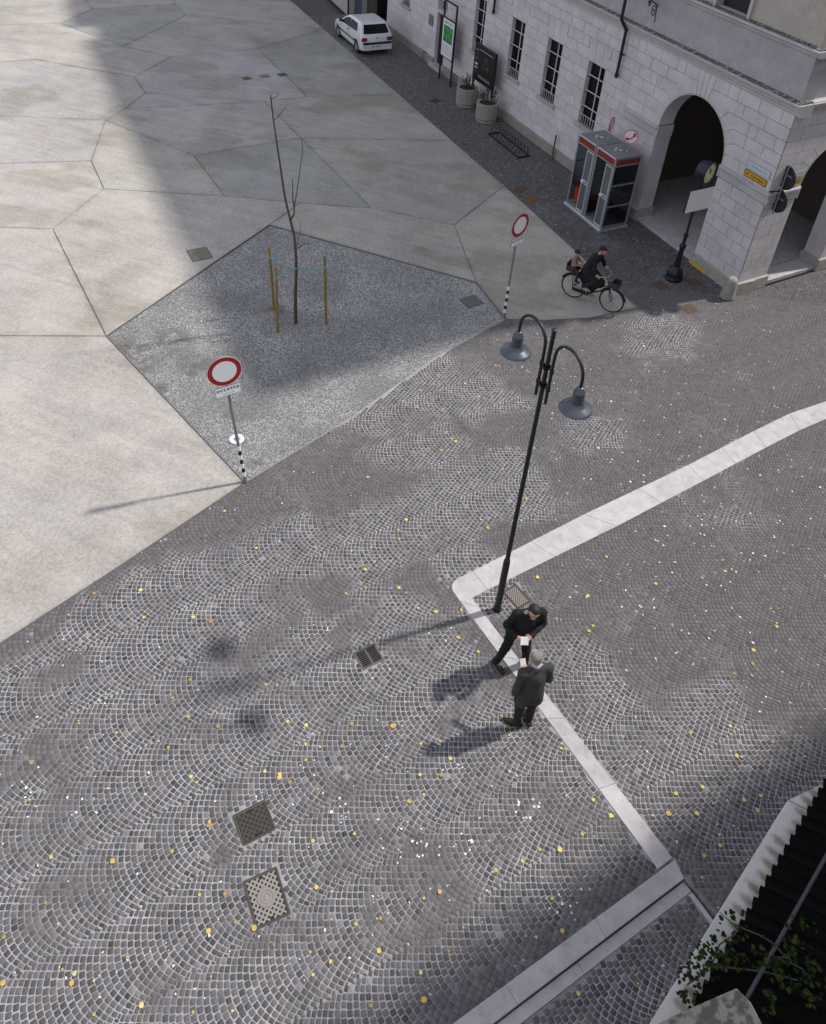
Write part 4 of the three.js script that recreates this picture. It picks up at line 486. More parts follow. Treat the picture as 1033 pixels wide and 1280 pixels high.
  const sg = sub('round_sign', o, [n ? 0.12 : 0.1, H0 + 0.06, -0.18], n ? 2.15 : 0.75); mesh('sign_foot', merge([cyl(0.05, 0.045, 0.03, 0, 0, 0), bar([0, 0, 0], [0, 0.26, 0], 0.016)]), alu, sg); mesh('sign_disc', cyl(0.21, 0.21, 0.03, 0, -0.015, 0, 36).rotateX(PI / 2).translate(0, 0.44, 0), M([0.4, 0.03, 0.04], { roughness: 0.4 }), sg); for (const z of [0.0165, -0.0165]) mesh('sign_face', new THREE.CircleGeometry(0.205, 36).rotateY(z < 0 ? PI : 0).translate(0, 0.44, z), M([1, 1, 1], { map: phoneFace, roughness: 0.4 }), sg);
  mesh('roof_vent', merge([cyl(0.05, 0.04, 0.07, -0.05, H0 + 0.06, 0.12, 12), bbox(0.12, 0.03, 0.09, 0.005, 0.02, H0 + 0.075, 0.0)]), aluPale, o);
});
// ---------------------------------------------------------------- cast iron clock post
{
  const o = onWall('street_clock', 'round clock on a dark cast iron post in front of the arch', 'clock', 1.2, 1.05);
  mesh('post', lathe([[0.001, 0], [0.24, 0], [0.24, 0.06], [0.2, 0.09], [0.215, 0.16], [0.19, 0.3], [0.10, 0.36], [0.085, 0.42], [0.10, 0.46], [0.075, 0.52], [0.065, 0.95], [0.09, 1.0], [0.09, 1.05], [0.05, 1.1], [0.045, 1.28], [0.07, 1.32], [0.07, 1.36], [0.035, 1.42], [0.035, 2.86], [0.06, 2.9], [0.001, 2.92]], 24), M([0.014, 0.016, 0.026], { roughness: 0.35, metalness: 0.3 }), o);
  const a = G(864, 238, 2.73), b = G(895, 231, 2.73), th = -Math.atan2(b[1] - a[1], b[0] - a[0]); console.log('board width', Math.hypot(b[0] - a[0], b[1] - a[1]), 'mid', (a[0] + b[0]) / 2, (a[1] + b[1]) / 2, 'turn', th);
  const ck = sub('clock_head', o, [0, 0, 0], th - YAW + 0.25); const drum = M([0.010, 0.012, 0.03], { roughness: 0.3, metalness: 0.2 });
  mesh('drum', lathe([[0.001, -0.14], [0.24, -0.14], [0.28, -0.10], [0.285, 0.1], [0.29, 0.14], [0.255, 0.15], [0.25, 0.13], [0.001, 0.13]], 40).rotateX(PI / 2).translate(0, 3.16, 0), drum, ck);
  const face = canvasTex(256, 256, (c) => { c.fillStyle = '#cfc79a'; c.fillRect(0, 0, 256, 256); c.fillStyle = '#16140f'; c.font = 'bold 34px serif'; c.textAlign = 'center'; c.textBaseline = 'middle'; ['XII', 'I', 'II', 'III', 'IV', 'V', 'VI', 'VII', 'VIII', 'IX', 'X', 'XI'].forEach((t, i) => { const q = i / 12 * 2 * PI; c.save(); c.translate(128 + 98 * Math.sin(q), 128 - 98 * Math.cos(q)); c.rotate(q); c.scale(0.75, 1); c.fillText(t, 0, 0); c.restore(); }); });
  mesh('clock_face', new THREE.CircleGeometry(0.245, 40).translate(0, 3.16, 0.136), M([1, 1, 1], { map: face, roughness: 0.5 }), ck);
  for (const [l, w, ang] of [[0.13, 0.022, 0.28], [0.19, 0.016, 5.9]]) mesh('clock_hand', box(w, l, 0.006, 0, l / 2 - 0.02, 0).rotateZ(-ang).translate(0, 3.16, 0.145), black, ck);
  const bd = sub('notice_board', o, [0, 0, 0], th - YAW); mesh('board', bbox(0.86, 0.64, 0.05, 0.006, 0.0, 2.42, 0.07), M([0.02, 0.02, 0.022]), bd); mesh('white_sheet', box(0.83, 0.61, 0.006, 0.0, 2.42, 0.099), M([0.72, 0.72, 0.72], { roughness: 0.6 }), bd);
}
// ---------------------------------------------------------------- guard stone, plates and round signs at the corner
{
  const p = G(905, 372), o = thing('guard_stone', 'stubby worn guard stone at the foot of the corner pillar', 'guard stone', [p[0] + 0.08, 0, p[1] - 0.02]);
  mesh('stone', lathe([[0.001, 0], [0.19, 0], [0.2, 0.04], [0.185, 0.1], [0.165, 0.35], [0.15, 0.52], [0.13, 0.58], [0.08, 0.625], [0.001, 0.63]], 20), M([0.34, 0.33, 0.30], { roughness: 0.95, map: stoneMap, bumpMap: bumpOf(2), bumpScale: 0.004 }), o);
  const wt = canvasTex(256, 80, (c, w, h) => { c.fillStyle = '#b9c3cc'; c.fillRect(0, 0, w, h); c.fillStyle = '#27303f'; c.font = '30px sans-serif'; c.textAlign = 'center'; c.fillText('Centro Storico', w / 2, 52); }), yt = canvasTex(256, 80, (c, w, h) => { c.fillStyle = '#c79a1c'; c.fillRect(0, 0, w, h); c.strokeStyle = '#1b1608'; c.lineWidth = 5; c.strokeRect(5, 5, w - 10, h - 10); c.fillStyle = '#1b1608'; c.font = 'bold 42px sans-serif'; c.textAlign = 'center'; c.fillText('Teregia', w / 2 + 24, 55); c.beginPath(); c.moveTo(20, 40); c.lineTo(44, 26); c.lineTo(44, 54); c.fill(); });
  const plate = (label, wall, x, y, w, h, t) => { const q = thing('street_plate', label, 'street plate'); wall.updateWorldMatrix(true, false); q.applyMatrix4(new THREE.Matrix4().multiplyMatrices(wall.matrixWorld, new THREE.Matrix4().makeTranslation(x, y, ZA + BT))); mesh('backing', bbox(w, h, 0.016, 0.003, 0, 0, 0.014), zinc, q); mesh('lettering', new THREE.PlaneGeometry(w - 0.01, h - 0.01).translate(0, 0, 0.0235), M([1, 1, 1], { map: t, roughness: 0.5 }), q); };
  plate('white street plate above the yellow plate, on the shaded face of the pillar', frontWall, -0.5, 3.385, 0.74, 0.18, wt); plate('yellow arrow plate on the shaded face of the pillar', frontWall, -0.53, 3.15, 0.76, 0.19, yt);
  plate('white street plate behind the round signs, on the sunlit face of the pillar', sideWall, 0.82, 3.36, 0.5, 0.15, wt); plate('yellow arrow plate behind the round signs, on the sunlit face of the pillar', sideWall, 0.84, 3.16, 0.46, 0.17, yt);
  const w = [8.70, -19.13], r = thing('round_sign_pair', 'two round road signs seen from behind on a bracket at the pillar', 'road sign', [w[0], 0, w[1]], Math.atan2(0.93, -0.37));
  mesh('pole', bar([0, 2.42, 0], [0, 3.72, 0], 0.022, 0.022, 10), zinc, r); for (const y of [2.76, 3.38]) { const d = mesh('sign_disc', lathe([[0.001, 0.018], [0.29, 0.018], [0.3, 0.012], [0.3, -0.012], [0.28, -0.008], [0.001, -0.008]], 40).rotateX(PI / 2).translate(0, y, 0.04), M([0.018, 0.019, 0.022], { roughness: 0.55 }), r); mesh('sign_rail', box(0.34, 0.03, 0.015, 0, y + 0.08, 0.022), zinc, d); }
  r.updateWorldMatrix(true, false); const inv = r.matrixWorld.clone().invert(), c0 = V3(...[F(0.02, -0.02)[0], 3.0, F(0.02, -0.02)[1]]).applyMatrix4(inv); mesh('wall_bracket', merge([bar([0, 3.02, 0], [c0.x, 3.02, c0.z], 0.016), bar([0, 2.9, 0], [c0.x, 2.98, c0.z], 0.012)]), ironMat, r);
}
// ---------------------------------------------------------------- boards, planters and bicycle rack along the facade
{
  const o = onWall('map_board', 'white town map board with green map in a black frame', 'sign board', 16.38, 0.36);
  for (const x of [-0.5, 0.5]) mesh('post', bbox(0.06, 3.1, 0.06, 0.006, x, 1.55, 0), ironMat, o); mesh('top_bar', bbox(0.94, 0.06, 0.06, 0.006, 0, 3.08, 0), ironMat, o); mesh('frame_panel', bbox(1.0, 1.5, 0.07, 0.01, 0, 1.72, 0), ironMat, o);
  const t = canvasTex(256, 384, (c, w, h) => { c.fillStyle = '#d3d6dc'; c.fillRect(0, 0, w, h); c.fillStyle = '#1d2230'; c.font = 'bold 30px sans-serif'; c.textAlign = 'center'; c.fillText('MAPPA CITTA', w / 2, 42); c.fillStyle = '#1b6f33'; c.fillRect(24, 62, w - 48, 170); const R = RNG(9); for (let i = 0; i < 90; i++) { c.fillStyle = ['#23833f', '#135726', '#2f9150', '#8fb79a'][Math.floor(R() * 4)]; c.fillRect(26 + R() * (w - 80), 64 + R() * 140, 6 + R() * 24, 4 + R() * 18); } c.fillStyle = '#7a8090'; for (let k = 0; k < 4; k++) for (let i = 0; i < 16; i++) c.fillRect(26 + k * 54, 252 + i * 7, 26 + R() * 20, 2.5); });
  mesh('map_print', new THREE.PlaneGeometry(0.92, 1.42).translate(0, 1.72, 0.0375), M([1, 1, 1], { map: t, roughness: 0.5 }), o);
}
{
  const o = onWall('poster_board', 'dark poster case on legs behind the planters', 'poster board', 13.46, 0.34);
  for (const x of [-0.72, 0.72]) mesh('leg', bbox(0.07, 2.3, 0.07, 0.006, x, 1.15, 0), ironMat, o); mesh('case', bbox(1.5, 1.34, 0.1, 0.012, 0, 1.63, 0), ironMat, o);
  const t = canvasTex(512, 448, (c, w, h) => { c.fillStyle = '#0d0d12'; c.fillRect(0, 0, w, h); c.fillStyle = '#2a2a30'; c.fillRect(120, 30, w - 150, h - 60); const g = RNG(4); c.fillStyle = '#15110f'; c.fillRect(128, 44, w - 166, h - 130); for (let i = 0; i < 60; i++) { c.fillStyle = ['#3a2a14', '#1d1a20', '#5a3a1a', '#241c2c'][Math.floor(g() * 4)]; c.beginPath(); c.ellipse(300 + (g() - 0.5) * 150, 190 + (g() - 0.5) * 150, 6 + g() * 26, 4 + g() * 18, g() * 3, 0, 7); c.fill(); } c.fillStyle = '#8d8f98'; c.fillRect(128, 32, w - 166, 12); for (let i = 0; i < 7; i++) { c.fillStyle = '#7b7f8c'; c.fillRect(150 + i * 44, h - 74, 26, 34); } for (const [y, k, hh] of [[50, '#8a8d94', 12], [90, '#5b2a34', 30], [150, '#6e2a30', 44], [230, '#a9b8c4', 30], [280, '#8c98a2', 30], [340, '#54343a', 24]]) { c.fillStyle = k; c.fillRect(24, y, 72, hh); } });
  mesh('poster_print', new THREE.PlaneGeometry(1.4, 1.22).translate(0, 1.63, 0.053), M([1, 1, 1], { map: t, roughness: 0.35 }), o);
}
{
  const pm = M([0.33, 0.315, 0.285], { roughness: 0.95, map: stoneMap, bumpMap: bumpOf(2), bumpScale: 0.008 }), soil = M([0.03, 0.024, 0.018], { roughness: 1 }), leafM = [[0.05, 0.045, 0.02], [0.035, 0.05, 0.018], [0.08, 0.06, 0.025]].map((c) => M(c, { roughness: 0.9 }));
  [[13.98, 'concrete planter beside the map board, with dry plants'], [12.42, 'concrete planter beside the bicycle rack, with dry plants']].forEach(([s, label], n) => {
    const o = onWall('planter', label, 'planter', s, 0.66, 0.2, 'concrete planters'), oct = (r) => Array.from({ length: 12 }, (_, i) => [r * Math.cos((i + 0.5) / 12 * 2 * PI), r * Math.sin((i + 0.5) / 12 * 2 * PI)]);
    mesh('foot_ring', mUV(prismY(oct(0.41), 0, 0.1, 0.012), 0.8), pm, o); mesh('groove', prismY(oct(0.385), 0.1, 0.14), M([0.16, 0.15, 0.13]), o);
    for (let i = 0; i < 12; i++) { const a = (i + 1) / 12 * 2 * PI, w = 2 * 0.43 * Math.tan(PI / 12) - 0.012; mesh('side_panel', mUV(bbox(w, 0.5, 0.08, 0.012), 0.8), pm, o, [Math.cos(a) * 0.385, 0.39, Math.sin(a) * 0.385], [0, PI / 2 - a, 0]); }
    const rim = new THREE.Shape(oct(0.445).map((p) => new THREE.Vector2(...p))); rim.holes.push(new THREE.Path(oct(0.35).map((p) => new THREE.Vector2(...p)))); mesh('rim', mUV(flat(rim, 0.64, 0.75), 0.8), pm, o); mesh('soil', cyl(0.36, 0.36, 0.03, 0, 0.66, 0), soil, o); mesh('medallion', cyl(0.07, 0.07, 0.02, 0, 0, 0, 18).rotateX(PI / 2), M([0.03, 0.03, 0.03]), o, [-0.40, 0.4, 0.15], [0, -1.2, 0]);
    o.scale.setScalar(0.92); const R = RNG(40 + n), pl = thing('planter_shrub', n ? 'dry leggy plants in the planter by the bicycle rack' : 'dry leggy plants in the planter by the map board', 'plant', [0, 0, 0], 0, 'plants in the planters'); const c = F(s, 0.66); pl.position.set(c[0], 0.69, c[1]);
    for (let k = 0; k < 16; k++) { const a = R() * 7, r = 0.25 * Math.sqrt(R()), h = 0.2 + 0.3 * R(), tip = [r * Math.cos(a) * 1.5, h, r * Math.sin(a) * 1.5]; mesh('stem', tube([[r * Math.cos(a), 0, r * Math.sin(a)], [r * Math.cos(a) * 1.1, h * 0.5, r * Math.sin(a) * 1.1], tip], 0.008, 6, 5), twigMat, pl); const lv = []; for (let i = 0; i < 10; i++) { const g = new THREE.CircleGeometry(0.03 + 0.025 * R(), 5).scale(0.5, 1, 1); g.rotateX(R() * 3); g.rotateY(R() * 6); const t = 0.3 + 0.7 * R(); g.translate(lerp(r * Math.cos(a), tip[0], t) + 0.03 * (R() - 0.5), h * t + 0.02, lerp(r * Math.sin(a), tip[2], t) + 0.03 * (R() - 0.5)); lv.push(g); } mesh('foliage', merge(lv), leafM[k % 3], pl).userData.kind = 'stuff'; }
  });
  const rk = onWall('bicycle_rack', 'low black bicycle rack on the cobbles by the facade', 'bicycle rack', 10.22, 0.98), dk = M([0.012, 0.013, 0.018], { roughness: 0.5, metalness: 0.3 });
  for (const z of [-0.22, 0.22]) mesh('rail', bbox(2.1, 0.04, 0.04, 0.005, 0, 0.03, z), dk, rk); for (const x of [-1.03, 1.03]) mesh('end_bar', bbox(0.04, 0.04, 0.4, 0.005, x, 0.03, 0), dk, rk);
  for (let i = 0; i < 10; i++) { const x = -0.95 + i * 0.211; mesh('wheel_hoop', tube([[x, 0.04, -0.2], [x, 0.3, -0.16], [x, 0.36, -0.04], [x, 0.26, 0.1], [x, 0.04, 0.2]], 0.012, 18, 6), dk, rk); }
  const nb = onWall('wall_plaque', 'small grey plaque on the wall beside the doorway', 'plaque', 18.75, 0); mesh('plaque_plate', bbox(0.36, 0.42, 0.03, 0.006, 0, 1.75, -0.03), M([0.13, 0.16, 0.17], { roughness: 0.5 }), nb);
}
// ---------------------------------------------------------------- the low annex under the camera: stone ledge, dark boards, ivy
{
  const LD = [0.6723, -0.7402], LN = [0.7402, 0.6723], p1 = [3.66, -3.73], at = (t, d) => [p1[0] - LD[0] * t + LN[0] * d, p1[1] - LD[1] * t + LN[1] * d], E = [0.905, -0.425], EN = [0.425, 0.905], ae = (t, d) => [p1[0] + E[0] * t + EN[0] * d, p1[1] + E[1] * t + EN[1] * d], k = 0.18;
  const o = thing('annex', 'low annex with pale stone ledge and dark board roof under ivy', 'building');
  const stain = tex(512, (u, v, i, j) => { const a = u * 24, ph = a - Math.floor(a), cell = Math.floor(a), n = fbm(u * 90, v * 30, 3, 241), jx = 0.5 + 0.3 * (hash2(cell, 1, 3) - 0.5), jy = 0.42 + 0.2 * (hash2(cell, 2, 3) - 0.5), d = Math.hypot((ph - jx) * 1.7, (v - jy) * 2.3), s = clamp((1 - sstep(0.18, 0.70, d + 0.35 * (n - 0.5))) * (0.55 + 0.45 * hash2(cell, 3, 3))); const g = 0.9 + 0.12 * (hash2(i, j, 8) - 0.5) + 0.2 * (fbm(u * 40, v * 8, 3, 251) - 0.5); return [lerp(0.52, 0.19, s * 0.85) * g, lerp(0.50, 0.135, s * 0.85) * g, lerp(0.48, 0.075, s * 0.85) * g]; });
  const lm = M([1, 1, 1], { map: stain, roughness: 0.9 }), ledge = (poly, len) => { const g = prismY(inset(poly, 0.002), 4.16, 4.30, 0.006), p = g.attributes.position, uv = new Float32Array(p.count * 2); for (let i = 0; i < p.count; i++) { const dx = p.getX(i) - p1[0], dz = p.getZ(i) - p1[1]; uv[2 * i] = -(dx * LD[0] + dz * LD[1]) / 3.0 * 1.0 + 0.1; uv[2 * i + 1] = (dx * LN[0] + dz * LN[1]) / 0.34; } g.setAttribute('uv', new THREE.BufferAttribute(uv, 2)); mesh('ledge_stone', g, lm, o); };
  ledge([at(0, 0), at(1.25, 0), at(1.25, 0.4), at(-0.12, 0.4)]); ledge([at(1.254, 0), at(3.1, 0), at(3.1, 0.4), at(1.254, 0.4)]); ledge([ae(0.004, 0), ae(4.2, 0), ae(4.2, 0.4), at(-0.124, 0.4)]);
  mesh('wall', mUV(prismY([at(3.0, 0.36), at(-0.1, 0.36), ae(4.2, 0.36), ae(4.2, 2.5), at(3.0, 2.5)], -0.3, 4.155), 1.7), M([0.30, 0.29, 0.28], { map: wallMap }), o);
  const bm = [[0.0035, 0.003, 0.003], [0.005, 0.004, 0.004], [0.003, 0.003, 0.003]].map((c) => P(c, { roughness: 1, specularIntensity: 0.15 }));
  for (let i = 0; i < 53; i++) { const t = 2.62 - i * 0.0566, e = at(t, 0.15 + (i & 1 ? 0.016 : 0)), g = bbox(0.0575, 0.03, 1.6, 0.004, 0, 0, 0.8); g.rotateX(-0.22); mesh('roof_board', g, bm[i % 3], o, [e[0], 4.40 + (i & 1 ? 0.018 : 0), e[1]], [0, Math.atan2(LN[0], LN[1]) + 0.24, 0]); }
  mesh('roof_deck', prismY([at(3.0, 0.42), at(-0.1, 0.42), ae(4.1, 0.42), ae(4.1, 2.4), at(3.0, 2.4)], 4.31, 4.345), bm[2], o); for (let i = 0; i < 12; i++) { const e = ae(0.36 + i * 0.3, 0.2); mesh('roof_board', bbox(0.296, 0.03, 1.5, 0.004, 0, 0, 0.75).rotateX(-0.2), bm[i % 3], o, [e[0], 4.41, e[1]], [0, Math.atan2(EN[0], EN[1]), 0]); }
  const q0 = G(1060, 1022, 4.72), q1 = G(934, 1247, 4.72); mesh('conduit', bar([q0[0], 4.72, q0[1]], [q1[0], 4.72, q1[1]], 0.015, 0.015, 10), M([0.05, 0.046, 0.06], { roughness: 0.5, metalness: 0.3 }), o);
  // ivy
  const iv = thing('ivy', 'green ivy creeping over the dark board roof', 'ivy', [0, 0, 0]), R = RNG(63), s = new THREE.Shape(); [[0, -0.5], [0.24, -0.42], [0.5, -0.12], [0.28, 0.0], [0.33, 0.3], [0.12, 0.24], [0, 0.55], [-0.12, 0.24], [-0.33, 0.3], [-0.28, 0], [-0.5, -0.12], [-0.24, -0.42]].forEach(([x, y], i) => i ? s.lineTo(x, y) : s.moveTo(x, y));
  const lg = new THREE.ShapeGeometry(s).rotateX(-PI / 2), lp = lg.attributes.position; for (let i = 0; i < lp.count; i++) lp.setY(i, -0.35 * (lp.getX(i) ** 2) + 0.1 * lp.getZ(i)); lg.computeVertexNormals(); const im = [[0.017, 0.032, 0.006], [0.010, 0.022, 0.006], [0.04, 0.042, 0.009], [0.008, 0.019, 0.006], [0.013, 0.026, 0.006]].map((c) => P(c, { roughness: 1, specularIntensity: 0.15, transmission: 0.1, side: THREE.DoubleSide }));
  const spots = [[880, 1205, 20, 18, 46], [860, 1230, 12, 20, 22], [900, 1180, 20, 14, 24], [920, 1155, 20, 14, 12], [990, 1205, 26, 26, 60], [965, 1195, 20, 16, 18], [1018, 1230, 14, 24, 22], [960, 1255, 8, 14, 10], [940, 1190, 22, 18, 12], [1000, 1160, 18, 12, 10], [915, 1205, 14, 10, 14]];
  for (const [px, py, sx, sy, n] of spots) for (let i = 0; i < n * 1.6; i++) { const a = R() * 6.283, rr_ = Math.sqrt(R()) * 1.3, h = 4.5 + 0.22 * R() + (px > 930 ? 0.12 : 0), g = G(px + sx * rr_ * Math.cos(a), py + sy * rr_ * Math.sin(a), h), m = mesh('leaf', lg, im[Math.floor(R() * 5)], iv, [g[0], h, g[1]], [(R() - 0.5) * 1.1, R() * 6.28, (R() - 0.5) * 1.1]), sc = 0.022 + 0.036 * R() * R() * R() + 0.012 * R(); m.scale.setScalar(sc); }
  for (let k = 0; k < 7; k++) { const [a, b] = [spots[k % 7], spots[(k + 1) % 7]]; const g0 = G(a[0], a[1], 4.52), g1 = G(b[0], b[1], 4.52); mesh('stem', tube([[g0[0], 4.5, g0[1]], [(g0[0] + g1[0]) / 2 + 0.05, 4.56, (g0[1] + g1[1]) / 2], [g1[0], 4.5, g1[1]]], 0.006, 8, 5), twigMat, iv); }
  // stone coping just below the camera
  const c = [[796, 1292], [862, 1260], [922, 1234], [940, 1252], [957, 1284], [966, 1345], [790, 1345]].map(([x, y]) => G(x, y, 7.9)), ps = thing('parapet_pier', 'grey lichen mottled stone coping above the ivy roof', 'parapet'), lich = M([1, 1, 1], { roughness: 1, bumpMap: bumpOf(3), bumpScale: 0.006, map: tex(256, (u, v, i, j) => { const n = fbm(u * 20, v * 20, 4, 261, 20), k = sstep(0.42, 0.66, n), g = 0.75 + 0.5 * hash2(i, j, 4); return [lerp(0.135, 0.045, k) * g, lerp(0.14, 0.05, k) * g, lerp(0.132, 0.044, k) * g]; }) });
  mesh('coping', mUV(prismY(c, 7.74, 7.9, 0.012), 0.5), lich, ps); mesh('pier', mUV(prismY(inset(c, 0.03), 4.3, 7.735), 1.7), M([0.3, 0.29, 0.28], { map: wallMap }), ps);
}
// the tall building on the right whose shadow lies across the lower corner
{
  const o = thing('opposite_building', 'tall rendered building across the street that shades the lower corner', 'building', [7.61, 0, -5.05], Math.atan2(0.51, 0.86)), wm = M([0.45, 0.41, 0.34], { map: wallMap, roughness: 0.9 });
  mesh('wall', mUV(box(26, 13.6, 8, 13, 6.8, 4.0), 1.7), wm, o); mesh('eave', box(26.4, 0.25, 9, 13, 13.75, 3.9), M([0.16, 0.08, 0.055]), o);
  for (let i = 0; i < 7; i++) for (const y of [1.2, 4.8, 8.4, 11.2]) { const w = mesh('window', bbox(1.0, 1.7, 0.06, 0.01, 2 + i * 3.5, y + 0.85, -0.02), darkGlass, o); mesh('shutter', merge([box(0.5, 1.75, 0.05, 2 + i * 3.5 - 0.78, y + 0.85, -0.03), box(0.5, 1.75, 0.05, 2 + i * 3.5 + 0.78, y + 0.85, -0.03)]), M([0.06, 0.08, 0.06]), w); }
  mesh('chimney', box(0.8, 2.2, 0.8, 14.3, 14.8, 0.35), wm, o);
}

// ---------------------------------------------------------------- parked white hatchback
{
  const p = F(21.72, 1.77), o = thing('parked_car', 'white three door hatchback parked along the facade', 'car', [p[0], 0, p[1]], YAW + PI / 2);   // local +z is the tail... the tail points to +u
  o.rotation.y = YAW; o.scale.setScalar(0.94);                                         // local +x = towards the square (tail), z across
  const paint = P([0.62, 0.63, 0.66], { roughness: 0.35, clearcoat: 0.6, clearcoatRoughness: 0.1 }), glass = P([0.006, 0.006, 0.010], { roughness: 0.12, specularIntensity: 0.2 }), trim = M([0.012, 0.012, 0.014], { roughness: 0.6 }), tyre = M([0.015, 0.015, 0.016], { roughness: 0.9 }), rimM = M([0.42, 0.43, 0.45], { roughness: 0.35, metalness: 0.6 }), lampRed = P([0.20, 0.008, 0.012], { roughness: 0.15, clearcoat: 1 });
  const L = 1.80, half = 0.79, roofNarrow = (y) => y > 0.86 ? 1 - 0.24 * Math.pow((y - 0.86) / 0.52, 1.15) : 1 - 0.05 * Math.pow(clamp((0.5 - y) / 0.35), 2);
  // side outline, nose at -x, tail at +x, with both wheel arches
  const s = new THREE.Shape(); const arch = (cx) => { for (let i = 0; i <= 12; i++) { const a = i / 12 * PI; s.lineTo(cx + 0.33 * Math.cos(a), 0.27 + 0.33 * Math.sin(a)); } };
  s.moveTo(1.70, 0.24); s.lineTo(1.79, 0.34); s.lineTo(1.80, 0.60); s.lineTo(1.765, 0.86); s.lineTo(1.70, 0.935); s.lineTo(1.38, 1.30); s.quadraticCurveTo(1.33, 1.35, 1.20, 1.36); s.quadraticCurveTo(0.5, 1.40, -0.08, 1.33); s.quadraticCurveTo(-0.35, 1.24, -0.86, 0.90); s.quadraticCurveTo(-1.35, 0.82, -1.66, 0.70); s.quadraticCurveTo(-1.80, 0.62, -1.80, 0.46); s.lineTo(-1.76, 0.26); s.lineTo(-1.55, 0.22);
  // bottom, from nose to tail, over the wheels
  for (const cx of [-1.17, 1.15]) { s.lineTo(cx - 0.33, 0.22); for (let i = 0; i <= 12; i++) { const a = PI - i / 12 * PI; s.lineTo(cx + 0.33 * Math.cos(a), 0.27 + 0.33 * Math.sin(a)); } s.lineTo(cx + 0.33, 0.22); } s.closePath();
  const g = new THREE.ExtrudeGeometry(s, { depth: 2 * half - 0.14, bevelEnabled: true, bevelThickness: 0.07, bevelSize: 0.06, bevelOffset: -0.06, bevelSegments: 5, steps: 10, curveSegments: 10 }); g.translate(0, 0, -half + 0.07);
  const warp = (g_) => { const q = g_.attributes.position; for (let i = 0; i < q.count; i++) { const x = q.getX(i), y = q.getY(i), z = q.getZ(i), tp = 1 - 0.10 * Math.pow(clamp((-x - 1.0) / 0.8), 2) - 0.05 * Math.pow(clamp((x - 1.2) / 0.6), 2); q.setZ(i, z * roofNarrow(y) * tp); const rz = z / half; q.setX(i, x + (x > 0 ? -0.07 : 0.10) * rz * rz * clamp((Math.abs(x) - 1.3) / 0.5)); } g_.computeVertexNormals(); return g_; };
  mesh('body', toCreasedNormals(warp(g), 0.6), paint, o);
  mesh('underbody', box(3.2, 0.1, 1.36, 0, 0.24, 0), trim, o);
  const sideWin = (pts, z) => { const w = prism(pts, 0.012); w.translate(0, 0, z > 0 ? half - 0.004 : -half - 0.008); return warp(w); };
  for (const z of [-1, 1]) {
    mesh('door_window', sideWin([[-0.68, 0.905], [0.28, 0.93], [0.28, 1.27], [-0.05, 1.25], [-0.28, 1.17]], z), glass, o); mesh('quarter_window', sideWin([[0.33, 0.93], [1.13, 0.97], [1.02, 1.26], [0.33, 1.27]], z), glass, o);
    mesh('rub_strip', box(2.0, 0.06, 0.02, 0, 0.52, z * (half - 0.002)), trim, o); mesh('sill', box(1.62, 0.09, 0.03, -0.01, 0.25, z * (half - 0.05)), trim, o);
    const d = sub('door', o); mesh('door_gap', box(0.008, 0.6, 0.006, 0.30, 0.62, z * (half - 0.0)), trim, d); mesh('door_gap', box(0.008, 0.52, 0.006, -0.78, 0.58, z * (half - 0.0)), trim, d); mesh('handle', bbox(0.15, 0.045, 0.03, 0.01, 0.17, 0.79, z * (half + 0.006)), trim, d);
    mesh('mirror', new THREE.SphereGeometry(0.09, 12, 8).scale(0.8, 0.75, 1), trim, o, [-0.62, 0.96, z * 0.84]);
    for (const x of [-1.17, 1.15]) { const w = sub('wheel', o, [x, 0.275, z * 0.69]); mesh('tyre', new THREE.TorusGeometry(0.205, 0.072, 12, 28).scale(1, 1, 1.15), tyre, w); mesh('rim', lathe([[0.001, 0.045], [0.06, 0.05], [0.07, 0.03], [0.13, 0.035], [0.155, 0.06], [0.17, 0.03], [0.17, -0.05], [0.001, -0.05]], 24).rotateX(PI / 2 * z), rimM, w); for (let i = 0; i < 6; i++) { const a = i / 6 * 2 * PI; mesh('wheel_slot', cyl(0.022, 0.022, 0.004, 0, 0, 0, 10).rotateX(PI / 2), trim, w, [0.105 * Math.cos(a), 0.105 * Math.sin(a), z * 0.040]); } }
    mesh('headlight', new THREE.SphereGeometry(0.13, 14, 10).scale(0.5, 0.55, 1.1), P([0.5, 0.5, 0.52], { roughness: 0.1, clearcoat: 1 }), o, [-1.66, 0.62, z * 0.5]);
  }
  // glass and fittings of tail and front, laid on the sloping faces
  const slope = (x0, y0, x1, y1, w0, w1, th, out) => { const dx = x1 - x0, dy = y1 - y0, l = Math.hypot(dx, dy), nx = dy / l * out, ny = -dx / l * out, P_ = (x, y, z) => [x + nx * th, y + ny * th, z], v = [P_(x0, y0, -w0), P_(x0, y0, w0), P_(x1, y1, w1), P_(x1, y1, -w1)], gg = new THREE.BufferGeometry(), pos = []; const n = 6; for (let i = 0; i <= n; i++) for (let j = 0; j <= n; j++) { const a = i / n, b = j / n, A = v[0].map((q, m) => lerp(q, v[1][m], b)), B = v[3].map((q, m) => lerp(q, v[2][m], b)), C_ = A.map((q, m) => lerp(q, B[m], a)); pos.push(...C_); } const idx = []; for (let i = 0; i < n; i++) for (let j = 0; j < n; j++) { const a = i * (n + 1) + j; idx.push(a, a + 1, a + n + 1, a + 1, a + n + 2, a + n + 1); } gg.setAttribute('position', new THREE.Float32BufferAttribute(pos, 3)); gg.setIndex(idx); warp(gg); gg.setAttribute('uv', new THREE.Float32BufferAttribute(new Float32Array(pos.length / 3 * 2), 2)); return gg; };
  mesh('rear_window', slope(1.685, 0.955, 1.395, 1.285, 0.66, 0.66, 0.012, 1), P([0.006, 0.006, 0.010], { roughness: 0.12, specularIntensity: 0.5, side: THREE.DoubleSide }), o);
